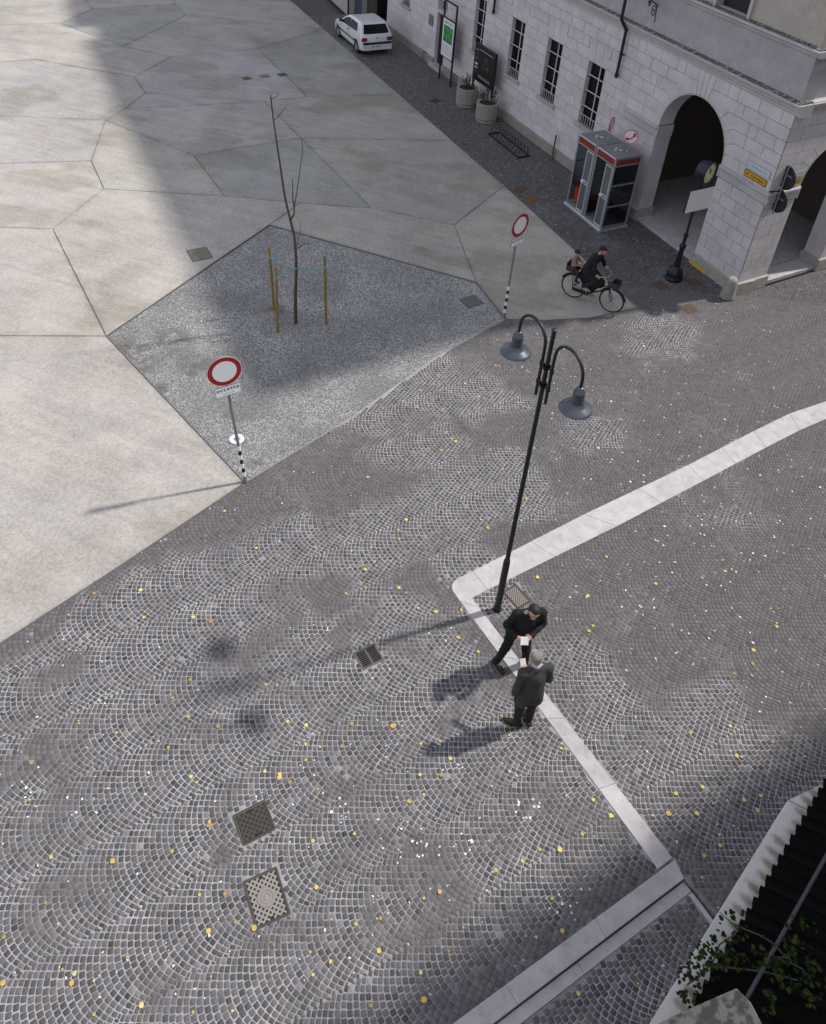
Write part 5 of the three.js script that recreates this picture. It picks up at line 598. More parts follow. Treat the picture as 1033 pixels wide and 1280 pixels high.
  mesh('windscreen', slope(-0.80, 0.94, -0.16, 1.29, 0.68, 0.66, 0.03, -1), P([0.006, 0.006, 0.010], { roughness: 0.12, specularIntensity: 0.5, side: THREE.DoubleSide }), o);
  for (const z of [-1, 1]) mesh('tail_light', bbox(0.06, 0.15, 0.27, 0.02, 1.742, 0.74, z * 0.61), lampRed, o, [0, 0, 0]);
  mesh('bumper_strip', bbox(0.05, 0.085, 1.40, 0.015, 1.808, 0.575, 0), trim, o); mesh('rear_bumper', bbox(0.12, 0.30, 1.46, 0.03, 1.755, 0.42, 0), paint, o);
  const pt = canvasTex(256, 64, (c, w, h) => { c.fillStyle = '#c9ccd2'; c.fillRect(0, 0, w, h); c.fillStyle = '#23304f'; c.fillRect(0, 0, 20, h); c.fillStyle = '#1a1a1e'; c.font = 'bold 46px sans-serif'; c.textAlign = 'center'; c.fillText('TS 408', w / 2 + 8, 49); }); mesh('number_plate', new THREE.PlaneGeometry(0.46, 0.11).rotateY(PI / 2), M([1, 1, 1], { map: pt, roughness: 0.5 }), o, [1.8225, 0.43, 0]);
  mesh('badge', bbox(0.01, 0.07, 0.06, 0.003, 1.772, 0.80, 0), trim, o); mesh('wiper', bar([1.665, 1.0, -0.05], [1.60, 1.07, 0.3], 0.008), trim, o); mesh('aerial', bar([1.25, 1.35, 0], [1.40, 1.55, 0], 0.004), trim, o); mesh('exhaust', bar([1.6, 0.22, 0.4], [1.8, 0.22, 0.4], 0.025), zinc, o);
}

// ---------------------------------------------------------------- people, bicycle
// distance fields of tapered capsules, meshed with surface nets
const smin = (a, b, k) => { const h = clamp(0.5 + 0.5 * (b - a) / k); return b + (a - b) * h - k * h * (1 - h); };
function caps(list, k) {                                      // list of [a, b, ra, rb]
  const L = list.map(([a, b, ra, rb]) => ({ a, d: [b[0] - a[0], b[1] - a[1], b[2] - a[2]], ra, rb: rb ?? ra, l2: (b[0] - a[0]) ** 2 + (b[1] - a[1]) ** 2 + (b[2] - a[2]) ** 2 + 1e-9 }));
  return (x, y, z) => { let r = 1e3; for (const c of L) { const px = x - c.a[0], py = y - c.a[1], pz = z - c.a[2], t = clamp((px * c.d[0] + py * c.d[1] + pz * c.d[2]) / c.l2), q = Math.sqrt((px - c.d[0] * t) ** 2 + (py - c.d[1] * t) ** 2 + (pz - c.d[2] * t) ** 2) - (c.ra + (c.rb - c.ra) * t); r = r > 50 ? q : smin(r, q, k); } return r; };
}
function netMesh(f, lo, hi, h) {
  const n = [0, 1, 2].map((i) => Math.ceil((hi[i] - lo[i]) / h) + 2), at = (i, j, k) => (k * n[1] + j) * n[0] + i, V = new Float32Array(n[0] * n[1] * n[2]);
  for (let k = 0; k < n[2]; k++) for (let j = 0; j < n[1]; j++) for (let i = 0; i < n[0]; i++) V[at(i, j, k)] = f(lo[0] + (i - 0.5) * h, lo[1] + (j - 0.5) * h, lo[2] + (k - 0.5) * h);
  const id = new Int32Array(V.length).fill(-1), pos = [], idx = [];
  for (let k = 0; k + 1 < n[2]; k++) for (let j = 0; j + 1 < n[1]; j++) for (let i = 0; i + 1 < n[0]; i++) {
    let m = 0; const v = []; for (let c = 0; c < 8; c++) { const q = V[at(i + (c & 1), j + (c >> 1 & 1), k + (c >> 2))]; v.push(q); if (q < 0) m |= 1 << c; } if (m === 0 || m === 255) continue;
    let sx = 0, sy = 0, sz = 0, cnt = 0; for (let c = 0; c < 8; c++) for (const b of [1, 2, 4]) { if (c & b) continue; const e = c | b; if ((v[c] < 0) === (v[e] < 0)) continue; const t = v[c] / (v[c] - v[e]); sx += (c & 1) + (b === 1 ? t : 0); sy += (c >> 1 & 1) + (b === 2 ? t : 0); sz += (c >> 2) + (b === 4 ? t : 0); cnt++; }
    id[at(i, j, k)] = pos.length / 3; pos.push(lo[0] + (i - 0.5 + sx / cnt) * h, lo[1] + (j - 0.5 + sy / cnt) * h, lo[2] + (k - 0.5 + sz / cnt) * h);
  }
  const quad = (a, b, c, d, flip) => { if (a < 0 || b < 0 || c < 0 || d < 0) return; if (flip) idx.push(a, c, b, a, d, c); else idx.push(a, b, c, a, c, d); };
  for (let k = 1; k + 1 < n[2]; k++) for (let j = 1; j + 1 < n[1]; j++) for (let i = 1; i + 1 < n[0]; i++) {
    const v0 = V[at(i, j, k)] < 0;
    if (v0 !== V[at(i + 1, j, k)] < 0) quad(id[at(i, j - 1, k - 1)], id[at(i, j, k - 1)], id[at(i, j, k)], id[at(i, j - 1, k)], !v0);
    if (v0 !== V[at(i, j + 1, k)] < 0) quad(id[at(i - 1, j, k - 1)], id[at(i - 1, j, k)], id[at(i, j, k)], id[at(i, j, k - 1)], !v0);
    if (v0 !== V[at(i, j, k + 1)] < 0) quad(id[at(i - 1, j - 1, k)], id[at(i, j - 1, k)], id[at(i, j, k)], id[at(i - 1, j, k)], !v0);
  }
  const g = new THREE.BufferGeometry(); g.setAttribute('position', new THREE.Float32BufferAttribute(pos, 3)); g.setIndex(idx); g.computeVertexNormals(); return g;
}
function field3(f, list, h, pad = 0.03) { const lo = [1e9, 1e9, 1e9], hi = [-1e9, -1e9, -1e9]; for (const [a, b, ra, rb] of list) for (const [p, r] of [[a, ra], [b, rb ?? ra]]) for (let i = 0; i < 3; i++) { lo[i] = Math.min(lo[i], p[i] - r - pad); hi[i] = Math.max(hi[i], p[i] + r + pad); } return netMesh(f, lo, hi, h); }
const add3 = (a, b) => [a[0] + b[0], a[1] + b[1], a[2] + b[2]], mul3 = (a, s) => [a[0] * s, a[1] * s, a[2] * s], sub3 = (a, b) => [a[0] - b[0], a[1] - b[1], a[2] - b[2]], nrm = (a) => { const l = Math.hypot(...a) || 1; return mul3(a, 1 / l); }, crs = (a, b) => [a[1] * b[2] - a[2] * b[1], a[2] * b[0] - a[0] * b[2], a[0] * b[1] - a[1] * b[0]], mx = (a, b, t) => [lerp(a[0], b[0], t), lerp(a[1], b[1], t), lerp(a[2], b[2], t)];
function hand(w, dir, palm, curl, sc) {                        // wrist, pointing direction, palm normal; five fingers of their own
  const d = nrm(dir), s = nrm(crs(palm, d)), n = nrm(crs(d, s)), P_ = (a, b, c) => add3(w, add3(mul3(d, a * sc), add3(mul3(s, b * sc), mul3(n, c * sc)))), L = [[P_(0, 0, 0), P_(0.05, 0, 0), 0.026 * sc, 0.030 * sc], [P_(0.03, -0.022, 0), P_(0.085, -0.026, 0), 0.014 * sc, 0.013 * sc], [P_(0.03, 0.022, 0), P_(0.085, 0.026, 0), 0.014 * sc, 0.013 * sc], [P_(0.03, 0, 0), P_(0.09, 0, 0), 0.016 * sc, 0.014 * sc]];
  [[-0.03, 0.062], [-0.01, 0.075], [0.011, 0.07], [0.031, 0.052]].forEach(([b, l]) => { const a0 = P_(0.088, b, 0), a1 = P_(0.088 + l * 0.5, b, -l * 0.25 * curl), a2 = P_(0.088 + l * (0.5 + 0.42 * (1 - curl * 0.7)), b, -l * (0.25 + 0.5) * curl); L.push([a0, a1, 0.0095 * sc, 0.009 * sc], [a1, a2, 0.009 * sc, 0.0075 * sc]); });
  L.push([P_(0.02, -0.026, 0), P_(0.055, -0.055, -0.012), 0.0125 * sc, 0.0105 * sc], [P_(0.055, -0.055, -0.012), P_(0.085, -0.05, -0.03), 0.0105 * sc, 0.0085 * sc]); return L;
}
function person(label, pos, turn, J, M_, sc = 1) {
  const o = thing('person', label, 'person', pos, turn); if (J.size) o.scale.setScalar(J.size);
  // head: local frame from yaw and nod
  const hd = J.head, R_ = 0.098 * sc * (J.headScale || 1), q = new THREE.Quaternion().setFromEuler(new THREE.Euler(J.nod || 0, J.yaw || 0, J.roll || 0, 'YXZ')), hp = (x, y, z) => { const v = V3(x, y, z).applyQuaternion(q).multiplyScalar(R_); return [hd[0] + v.x, hd[1] + v.y, hd[2] + v.z]; };
  const skin = [[hp(0, 0.15, -0.08), hp(0, 0.12, 0.12), R_ * 0.93, R_ * 0.84], [hp(0, -0.35, 0.25), hp(0, -0.72, 0.48), R_ * 0.62, R_ * 0.40], [hp(0, -0.02, 0.86), hp(0, -0.26, 1.02), R_ * 0.11, R_ * 0.15], [hp(0.8, 0.08, -0.05), hp(0.82, -0.2, -0.02), R_ * 0.13, R_ * 0.1], [hp(-0.8, 0.08, -0.05), hp(-0.82, -0.2, -0.02), R_ * 0.13, R_ * 0.1], [hp(0, -0.6, -0.1), J.neck, 0.052 * sc, 0.058 * sc], [hp(-0.28, 0.2, 0.82), hp(0.28, 0.2, 0.82), R_ * 0.12, R_ * 0.12], [hp(-0.16, -0.46, 0.82), hp(0.16, -0.46, 0.82), R_ * 0.09, R_ * 0.09]];
  const core = [[J.neck, J.chest, 0.06 * sc, 0.13 * sc], [J.chest, J.pelvis, 0.13 * sc, 0.12 * sc]]; for (const s of ['L', 'R']) core.push([J[s + 'sh'], J[s + 'el'], 0.045 * sc, 0.038 * sc], [J[s + 'el'], J[s + 'wr'], 0.037 * sc, 0.026 * sc], [J[s + 'hip'], J[s + 'kn'], 0.075 * sc, 0.05 * sc], [J[s + 'kn'], J[s + 'an'], 0.048 * sc, 0.035 * sc], [J.neck, J[s + 'sh'], 0.05 * sc, 0.045 * sc], [J.pelvis, J[s + 'hip'], 0.1 * sc, 0.075 * sc]);
  const geos = [field3(caps(core, 0.03 * sc), core, 0.014 * sc), field3(caps(skin, 0.022 * sc), skin, 0.006 * sc)];
  for (const s of ['L', 'R']) { const hl = hand(J[s + 'wr'], J[s + 'hd'], J[s + 'pm'], J[s + 'cu'] ?? 0.4, sc); geos.push(field3(caps(hl, 0.004 * sc), hl, 0.0042 * sc, 0.01)); }
  mesh('body', merge(geos.map((g) => { g.setAttribute('uv', new THREE.Float32BufferAttribute(new Float32Array(g.attributes.position.count * 2), 2)); return g; })), M_.skin, o);
  for (const x of [-0.34, 0.34]) mesh('eye', new THREE.SphereGeometry(R_ * 0.1, 8, 6), M([0.02, 0.018, 0.016], { roughness: 0.3 }), o, hp(x, 0.06, 0.84));
  const cloth = (n, l, k, h, m, cut) => { const f0 = caps(l, k), f = cut ? (x, y, z) => Math.max(f0(x, y, z), cut(x, y, z)) : f0; const g = field3((x, y, z) => f(x, y, z) + 0.006 * sc * (Math.sin(y * 30 + x * 26 + 2 * Math.sin(z * 14)) * Math.sin(z * 27 + y * 13 + x * 11)), l, h); mesh(n, g, m, o); };
  const hair = J.bald ? [[hp(0.0, 0.1, -0.42), hp(0, -0.35, -0.5), R_ * 0.72, R_ * 0.5], [hp(0.6, 0.05, -0.2), hp(0.62, -0.2, 0.0), R_ * 0.36, R_ * 0.24], [hp(-0.6, 0.05, -0.2), hp(-0.62, -0.2, 0.0), R_ * 0.36, R_ * 0.24], [hp(0.2, 0.34, -0.28), hp(-0.2, 0.34, -0.28), R_ * 0.74, R_ * 0.74]] : [[hp(0, 0.32, -0.2), hp(0, 0.36, 0.16), R_ * 0.92, R_ * 0.78], [hp(0, -0.1, -0.4), hp(0, -0.4, -0.42), R_ * 0.74, R_ * 0.5], [hp(0.62, 0.2, -0.1), hp(0.66, -0.1, 0.0), R_ * 0.36, R_ * 0.2], [hp(-0.62, 0.2, -0.1), hp(-0.66, -0.1, 0.0), R_ * 0.36, R_ * 0.2]]; if (J.longHair) hair.push([hp(0, -0.4, -0.5), hp(0, -1.1, -0.55), R_ * 0.6, R_ * 0.4]);
  cloth('hair', hair, 0.02 * sc, 0.008 * sc, M_.hair);
  // trousers, jacket, shoes
  const tr = [[J.pelvis, mx(J.Lhip, J.Rhip, 0.5), 0.13 * sc, 0.13 * sc]]; for (const s of ['L', 'R']) tr.push([J[s + 'hip'], J[s + 'kn'], 0.092 * sc, 0.07 * sc], [J[s + 'kn'], add3(J[s + 'an'], mul3(nrm(sub3(J[s + 'an'], J[s + 'kn'])), 0.01)), 0.068 * sc, 0.058 * sc]);
  cloth('trousers', tr, 0.035 * sc, 0.012 * sc, M_.trousers);
  const jk = [[mx(J.neck, J.chest, 0.25), J.chest, 0.09 * sc, 0.135 * sc], [J.chest, J.pelvis, 0.135 * sc, 0.135 * sc], [add3(J.chest, mul3(sub3(J.Lsh, J.chest), 0.45)), add3(J.pelvis, mul3(sub3(J.Lhip, J.pelvis), 0.9)), 0.09 * sc, 0.108 * sc], [add3(J.chest, mul3(sub3(J.Rsh, J.chest), 0.45)), add3(J.pelvis, mul3(sub3(J.Rhip, J.pelvis), 0.9)), 0.09 * sc, 0.108 * sc]];
  for (const s of ['L', 'R']) { jk.push([mx(J.neck, J.chest, 0.2), J[s + 'sh'], 0.068 * sc, 0.066 * sc], [J[s + 'sh'], J[s + 'el'], 0.067 * sc, 0.055 * sc], [J[s + 'el'], J[s + 'wr'], 0.055 * sc, 0.042 * sc]); if (J.drape && s === 'L') jk.push([[0, 0.8, -0.2], [0, 0.62, -0.02], 0.16, 0.14], [[0, 0.75, -0.3], [0.04, 0.48, -0.2], 0.14, 0.1], [[0.08, 0.7, 0.0], [0.1, 0.46, -0.06], 0.1, 0.085]); if (J.skirt) jk.push([J[s + 'hip'], mx(J[s + 'hip'], J[s + 'kn'], J.skirt), 0.112 * sc, (0.105 + 0.05 * J.skirt) * sc]); }
  cloth('jacket', jk, 0.035 * sc, 0.012 * sc, M_.jacket);
  for (const s of ['L', 'R']) { const a = J[s + 'an'], f = nrm(J[s + 'ft']); const sh = [[add3(a, [-f[0] * 0.05 * sc, -0.045 * sc, -f[2] * 0.05 * sc]), add3(a, [f[0] * 0.12 * sc, -0.05 * sc + f[1] * 0.1, f[2] * 0.12 * sc]), 0.042 * sc, 0.040 * sc], [add3(a, [0, 0.0, 0]), add3(a, [f[0] * 0.07 * sc, -0.035 * sc, f[2] * 0.07 * sc]), 0.048 * sc, 0.042 * sc], [add3(a, [f[0] * 0.1 * sc, -0.055 * sc + f[1] * 0.1, f[2] * 0.1 * sc]), add3(a, [f[0] * 0.19 * sc, -0.06 * sc + f[1] * 0.16, f[2] * 0.19 * sc]), 0.038 * sc, 0.028 * sc]]; const fl = a[1] - 0.092 * sc; cloth('shoe', sh, 0.02 * sc, 0.008 * sc, M_.shoes, J.flat === false ? null : (x, y) => fl - y); }
  if (M_.shirt) cloth('collar', [[mx(J.neck, J.chest, -0.05), mx(J.neck, J.chest, 0.18), 0.07 * sc, 0.08 * sc]], 0.02, 0.008, M_.shirt);
  return { o, hp };
}
const skinA = M([0.42, 0.24, 0.17], { roughness: 0.55 }), skinB = M([0.46, 0.27, 0.20], { roughness: 0.55 }), blackCloth = M([0.008, 0.008, 0.012], { roughness: 0.9 }), charcoal = M([0.042, 0.040, 0.041], { roughness: 0.9 }), brownTr = M([0.018, 0.011, 0.008], { roughness: 0.9 }), shoeM = M([0.008, 0.008, 0.008], { roughness: 0.4 });
// man reading a sheet: faces the camera, feet apart, leaning over
const pa = person('man in black suit bending over a white sheet, feet wide apart', [1.96, 0, -7.60], 0.12, {
  size: 0.965, pelvis: [0.01, 0.93, -0.06], chest: [0.08, 1.28, 0.0], neck: [0.095, 1.46, 0.05], head: [0.10, 1.585, 0.12], nod: -0.02, yaw: -0.12, roll: -0.10,
  Lsh: [0.28, 1.40, 0.0], Rsh: [-0.11, 1.38, 0.0], Lel: [0.34, 1.12, -0.01], Rel: [-0.23, 1.10, 0.0], Lwr: [0.13, 1.08, 0.19], Rwr: [-0.12, 1.07, 0.19],
  Lhd: [-0.8, 0.05, 0.5], Rhd: [0.8, 0.05, 0.5], Lpm: [0, 1, 0.2], Rpm: [0, 1, 0.2], Lcu: 0.55, Rcu: 0.55,
  Lhip: [0.11, 0.90, -0.05], Rhip: [-0.09, 0.90, -0.05], Lkn: [0.16, 0.50, 0.04], Rkn: [-0.17, 0.50, 0.0], Lan: [0.20, 0.092, 0.0], Ran: [-0.26, 0.092, -0.02], Lft: [0.15, 0, 1], Rft: [0.45, 0, 0.9], skirt: 0.12,
}, { skin: skinA, hair: M([0.012, 0.010, 0.009], { roughness: 0.7 }), trousers: M([0.005, 0.005, 0.007], { roughness: 1 }), jacket: M([0.0055, 0.0055, 0.009], { roughness: 0.9 }), shoes: shoeM, shirt: M([0.02, 0.02, 0.03], { roughness: 0.9 }) });
{
  pa.o.updateMatrixWorld(true); const c = V3(0.0, 1.085, 0.275).applyMatrix4(pa.o.matrixWorld), g = new THREE.PlaneGeometry(0.12, 0.12, 4, 4), p = g.attributes.position; for (let i = 0; i < p.count; i++) p.setZ(i, 0.25 * p.getX(i) ** 2 * 6); g.computeVertexNormals();
  tag(mesh('paper_sheet', g, M([0.75, 0.76, 0.77], { roughness: 0.8, side: THREE.DoubleSide }), null, [c.x, c.y, c.z], [-0.75, 0.12, 0]), 'small white sheet of paper held by the man in black', 'paper');
}
// older man seen from behind
const pb = person('grey haired man in charcoal jacket, standing with his back turned', [2.06, 0, -6.65], PI + 0.30, {
  size: 0.965, pelvis: [0.0, 0.95, 0.0], chest: [0.0, 1.33, 0.0], neck: [0, 1.52, 0.03], head: [0.01, 1.665, 0.075], nod: 0.28, yaw: 0.15, bald: true,
  Lsh: [0.20, 1.44, 0.0], Rsh: [-0.20, 1.44, 0.0], Lel: [0.27, 1.17, -0.05], Rel: [-0.25, 1.17, 0.0], Lwr: [0.25, 0.90, 0.02], Rwr: [-0.05, 1.08, 0.21], Lhd: [-0.05, -1, 0.15], Rhd: [0.5, 0.1, 0.8], Lpm: [1, 0, 0], Rpm: [-0.3, 1, 0], Lcu: 0.4, Rcu: 0.6,
  Lhip: [0.095, 0.92, 0], Rhip: [-0.095, 0.92, 0], Lkn: [0.10, 0.5, 0.02], Rkn: [-0.10, 0.5, 0.02], Lan: [0.10, 0.092, 0.0], Ran: [-0.10, 0.092, 0.0], Lft: [0.75, 0, 0.65], Rft: [-0.2, 0, 1], skirt: 0.48,
}, { skin: skinB, hair: M([0.20, 0.19, 0.18], { roughness: 0.85 }), trousers: brownTr, jacket: charcoal, shoes: shoeM, shirt: M([0.42, 0.45, 0.55], { roughness: 0.9 }) });
{ pb.o.updateMatrixWorld(true); const c = V3(0.02, 1.10, 0.34).applyMatrix4(pb.o.matrixWorld); tag(mesh('card_packet', bbox(0.09, 0.13, 0.02, 0.003), M([0.6, 0.55, 0.54], { roughness: 0.6 }), null, [c.x, c.y, c.z], [-0.9, 0.3, 0.2]), 'pale card held by the grey haired man', 'card'); }

// bicycle, ridden along the edge of the concrete
{
  const a = G(761, 389.5), b = G(714, 371), dx = a[0] - b[0], dz = a[1] - b[1], yaw = Math.atan2(dx, dz), WB = 1.06, cx = (a[0] + b[0]) / 2, cz = (a[1] + b[1]) / 2;
  const bk = thing('bicycle', 'black bicycle with rear child seat crossing the shaded concrete', 'bicycle', [cx, 0.006, cz], yaw), bm = M([0.012, 0.012, 0.014], { roughness: 0.4, metalness: 0.3 }), chrome = M([0.5, 0.5, 0.52], { roughness: 0.25, metalness: 0.9 });
  const R = 0.335; for (const z of [WB / 2, -WB / 2]) { const w = sub('wheel', bk, [0, R, z]); mesh('tyre', new THREE.TorusGeometry(R - 0.019, 0.019, 10, 48).rotateY(PI / 2), tyreMat(), w); mesh('rim', new THREE.TorusGeometry(R - 0.042, 0.009, 6, 48).rotateY(PI / 2), chrome, w); const sp = []; for (let i = 0; i < 28; i++) { const t = i / 28 * 2 * PI; sp.push(bar([(i & 1 ? 0.025 : -0.025), 0, 0], [0, (R - 0.045) * Math.cos(t), (R - 0.045) * Math.sin(t)], 0.0013, 0.0013, 4)); } mesh('spokes', merge(sp), chrome, w); mesh('hub', bar([-0.05, 0, 0], [0.05, 0, 0], 0.022), chrome, w); const fd = []; mesh('mudguard', new THREE.TorusGeometry(R + 0.018, 0.024, 6, 24, PI * 0.8).rotateZ(PI * 0.12).scale(1, 1, 0.5).rotateY(PI / 2), bm, w); }
  function tyreMat() { return M([0.014, 0.014, 0.015], { roughness: 0.9 }); }
  const bb = [0, 0.28, -0.12], st = [0, 0.78, -0.24], hd = [0, 0.80, 0.36], hl = [0, 0.62, 0.41], fr = WB / 2;
  mesh('frame', merge([bar(bb, st, 0.017), bar(bb, hl, 0.02), bar([0, 0.4, -0.15], [0, 0.72, 0.385], 0.017), bar(hl, hd, 0.021), bar(bb, [0.06, R, -fr], 0.011), bar(bb, [-0.06, R, -fr], 0.011), bar([0, 0.7, -0.22], [0.06, R, -fr], 0.01), bar([0, 0.7, -0.22], [-0.06, R, -fr], 0.01)]), bm, bk);
  mesh('fork', merge([bar(hl, [0.055, 0.5, 0.45], 0.014), bar(hl, [-0.055, 0.5, 0.45], 0.014), bar([0.055, 0.5, 0.45], [0.055, R, fr], 0.012), bar([-0.055, 0.5, 0.45], [-0.055, R, fr], 0.012)]), bm, bk);
  mesh('handlebar', merge([bar(hd, [0, 1.0, 0.30], 0.014), tube([[-0.28, 1.0, 0.08], [-0.24, 1.02, 0.22], [-0.1, 1.01, 0.33], [0.1, 1.01, 0.33], [0.24, 1.02, 0.22], [0.28, 1.0, 0.08]], 0.012, 30, 8)]), chrome, bk); for (const s of [-1, 1]) mesh('grip', bar([s * 0.285, 0.997, 0.06], [s * 0.262, 1.012, 0.15], 0.018), bm, bk);
  mesh('saddle', field3(caps([[[0, 0.86, -0.34], [0, 0.86, -0.2], 0.085, 0.05], [[0, 0.86, -0.2], [0, 0.865, -0.06], 0.05, 0.026]], 0.03), [[[0, 0.86, -0.34], [0, 0.86, -0.06], 0.09, 0.03]], 0.012), bm, bk); mesh('seat_post', bar(st, [0, 0.84, -0.26], 0.013), chrome, bk);
  mesh('basket', merge([bbox(0.26, 0.02, 0.18, 0.004, 0, 0.76, 0.55), bbox(0.28, 0.14, 0.015, 0.004, 0, 0.83, 0.645), bbox(0.28, 0.14, 0.015, 0.004, 0, 0.83, 0.455), bbox(0.015, 0.14, 0.18, 0.004, 0.135, 0.83, 0.55), bbox(0.015, 0.14, 0.18, 0.004, -0.135, 0.83, 0.55), bbox(0.04, 0.04, 0.2, 0.004, 0, 0.8, 0.42)]), M([0.03, 0.028, 0.027], { roughness: 0.7 }), bk);
  mesh('headlamp', lathe([[0.001, 0.04], [0.035, 0.03], [0.045, -0.03], [0.001, -0.03]], 14).rotateX(-PI / 2), chrome, bk, [0, 0.68, 0.47]); mesh('chain_guard', bbox(0.02, 0.09, 0.44, 0.006, -0.07, 0.3, -0.3), bm, bk);
  mesh('crank', merge([bar([0.07, 0.28, -0.12], [0.09, 0.14, -0.06], 0.01), bar([-0.07, 0.28, -0.12], [-0.09, 0.42, -0.18], 0.01), bar([-0.07, 0.28, -0.12], [0.07, 0.28, -0.12], 0.014), bar([0.08, 0.14, -0.06], [0.18, 0.14, -0.06], 0.014), bar([-0.08, 0.42, -0.18], [-0.18, 0.42, -0.18], 0.014)]), chrome, bk);
  mesh('child_seat', merge([bbox(0.28, 0.04, 0.28, 0.012, 0, 0.80, -0.62), bbox(0.26, 0.2, 0.03, 0.012, 0, 0.90, -0.76), bbox(0.025, 0.14, 0.2, 0.01, 0.13, 0.86, -0.66), bbox(0.025, 0.14, 0.2, 0.01, -0.13, 0.86, -0.66), bar([0.06, 0.78, -0.6], [0.06, 0.36, -0.53], 0.01), bar([-0.06, 0.78, -0.6], [-0.06, 0.36, -0.53], 0.01), bar([0, 0.78, -0.5], [0, 0.7, -0.24], 0.012)]), M([0.04, 0.03, 0.03], { roughness: 0.6 }), bk);
  person('woman in long black coat riding a bicycle', [cx, 0.006, cz], yaw, {
    pelvis: [0, 1.0, -0.24], chest: [0, 1.33, -0.10], neck: [0, 1.48, -0.03], head: [0, 1.60, 0.03], nod: 0.15, longHair: false,
    Lsh: [0.17, 1.40, -0.08], Rsh: [-0.17, 1.40, -0.08], Lel: [0.27, 1.16, 0.02], Rel: [-0.27, 1.16, 0.02], Lwr: [0.275, 1.05, 0.07], Rwr: [-0.275, 1.05, 0.07], Lhd: [0, -0.3, 1], Rhd: [0, -0.3, 1], Lpm: [0, 1, 0.3], Rpm: [0, 1, 0.3], Lcu: 0.9, Rcu: 0.9,
    Lhip: [0.10, 0.97, -0.22], Rhip: [-0.10, 0.97, -0.22], Lkn: [0.13, 0.60, 0.10], Rkn: [-0.13, 0.80, 0.12], Lan: [0.13, 0.235, -0.12], Ran: [-0.13, 0.515, -0.22], Lft: [0, -0.05, 1], Rft: [0, -0.1, 1], flat: false, skirt: 0.95, drape: true,
  }, { skin: skinA, hair: M([0.012, 0.010, 0.010], { roughness: 0.8 }), trousers: M([0.012, 0.013, 0.03], { roughness: 0.9 }), jacket: M([0.007, 0.006, 0.007], { roughness: 0.9 }), shoes: M([0.3, 0.29, 0.29], { roughness: 0.6 }) }, 0.95);
  person('small child in beige jacket sitting behind the cyclist', [cx, 0.006, cz], yaw, {
    pelvis: [0, 0.90, -0.63], chest: [0, 1.09, -0.62], neck: [0, 1.18, -0.61], head: [0, 1.275, -0.59], headScale: 1.45, nod: 0.1, yaw: -0.3,
    Lsh: [0.10, 1.14, -0.61], Rsh: [-0.10, 1.14, -0.61], Lel: [0.15, 1.02, -0.54], Rel: [-0.15, 1.02, -0.54], Lwr: [0.09, 1.02, -0.43], Rwr: [-0.09, 1.02, -0.43], Lhd: [-0.1, 0, 1], Rhd: [0.1, 0, 1], Lpm: [0, 1, 0], Rpm: [0, 1, 0],
    Lhip: [0.07, 0.88, -0.6], Rhip: [-0.07, 0.88, -0.6], Lkn: [0.17, 0.87, -0.42], Rkn: [-0.17, 0.87, -0.42], Lan: [0.19, 0.64, -0.42], Ran: [-0.19, 0.64, -0.42], Lft: [0, -0.2, 1], Rft: [0, -0.2, 1], flat: false,
  }, { skin: M([0.5, 0.26, 0.17], { roughness: 0.6 }), hair: M([0.02, 0.014, 0.01], { roughness: 0.8 }), trousers: M([0.04, 0.012, 0.015], { roughness: 0.9 }), jacket: M([0.22, 0.17, 0.13], { roughness: 0.9 }), shoes: M([0.02, 0.02, 0.02]) }, 0.56);
}

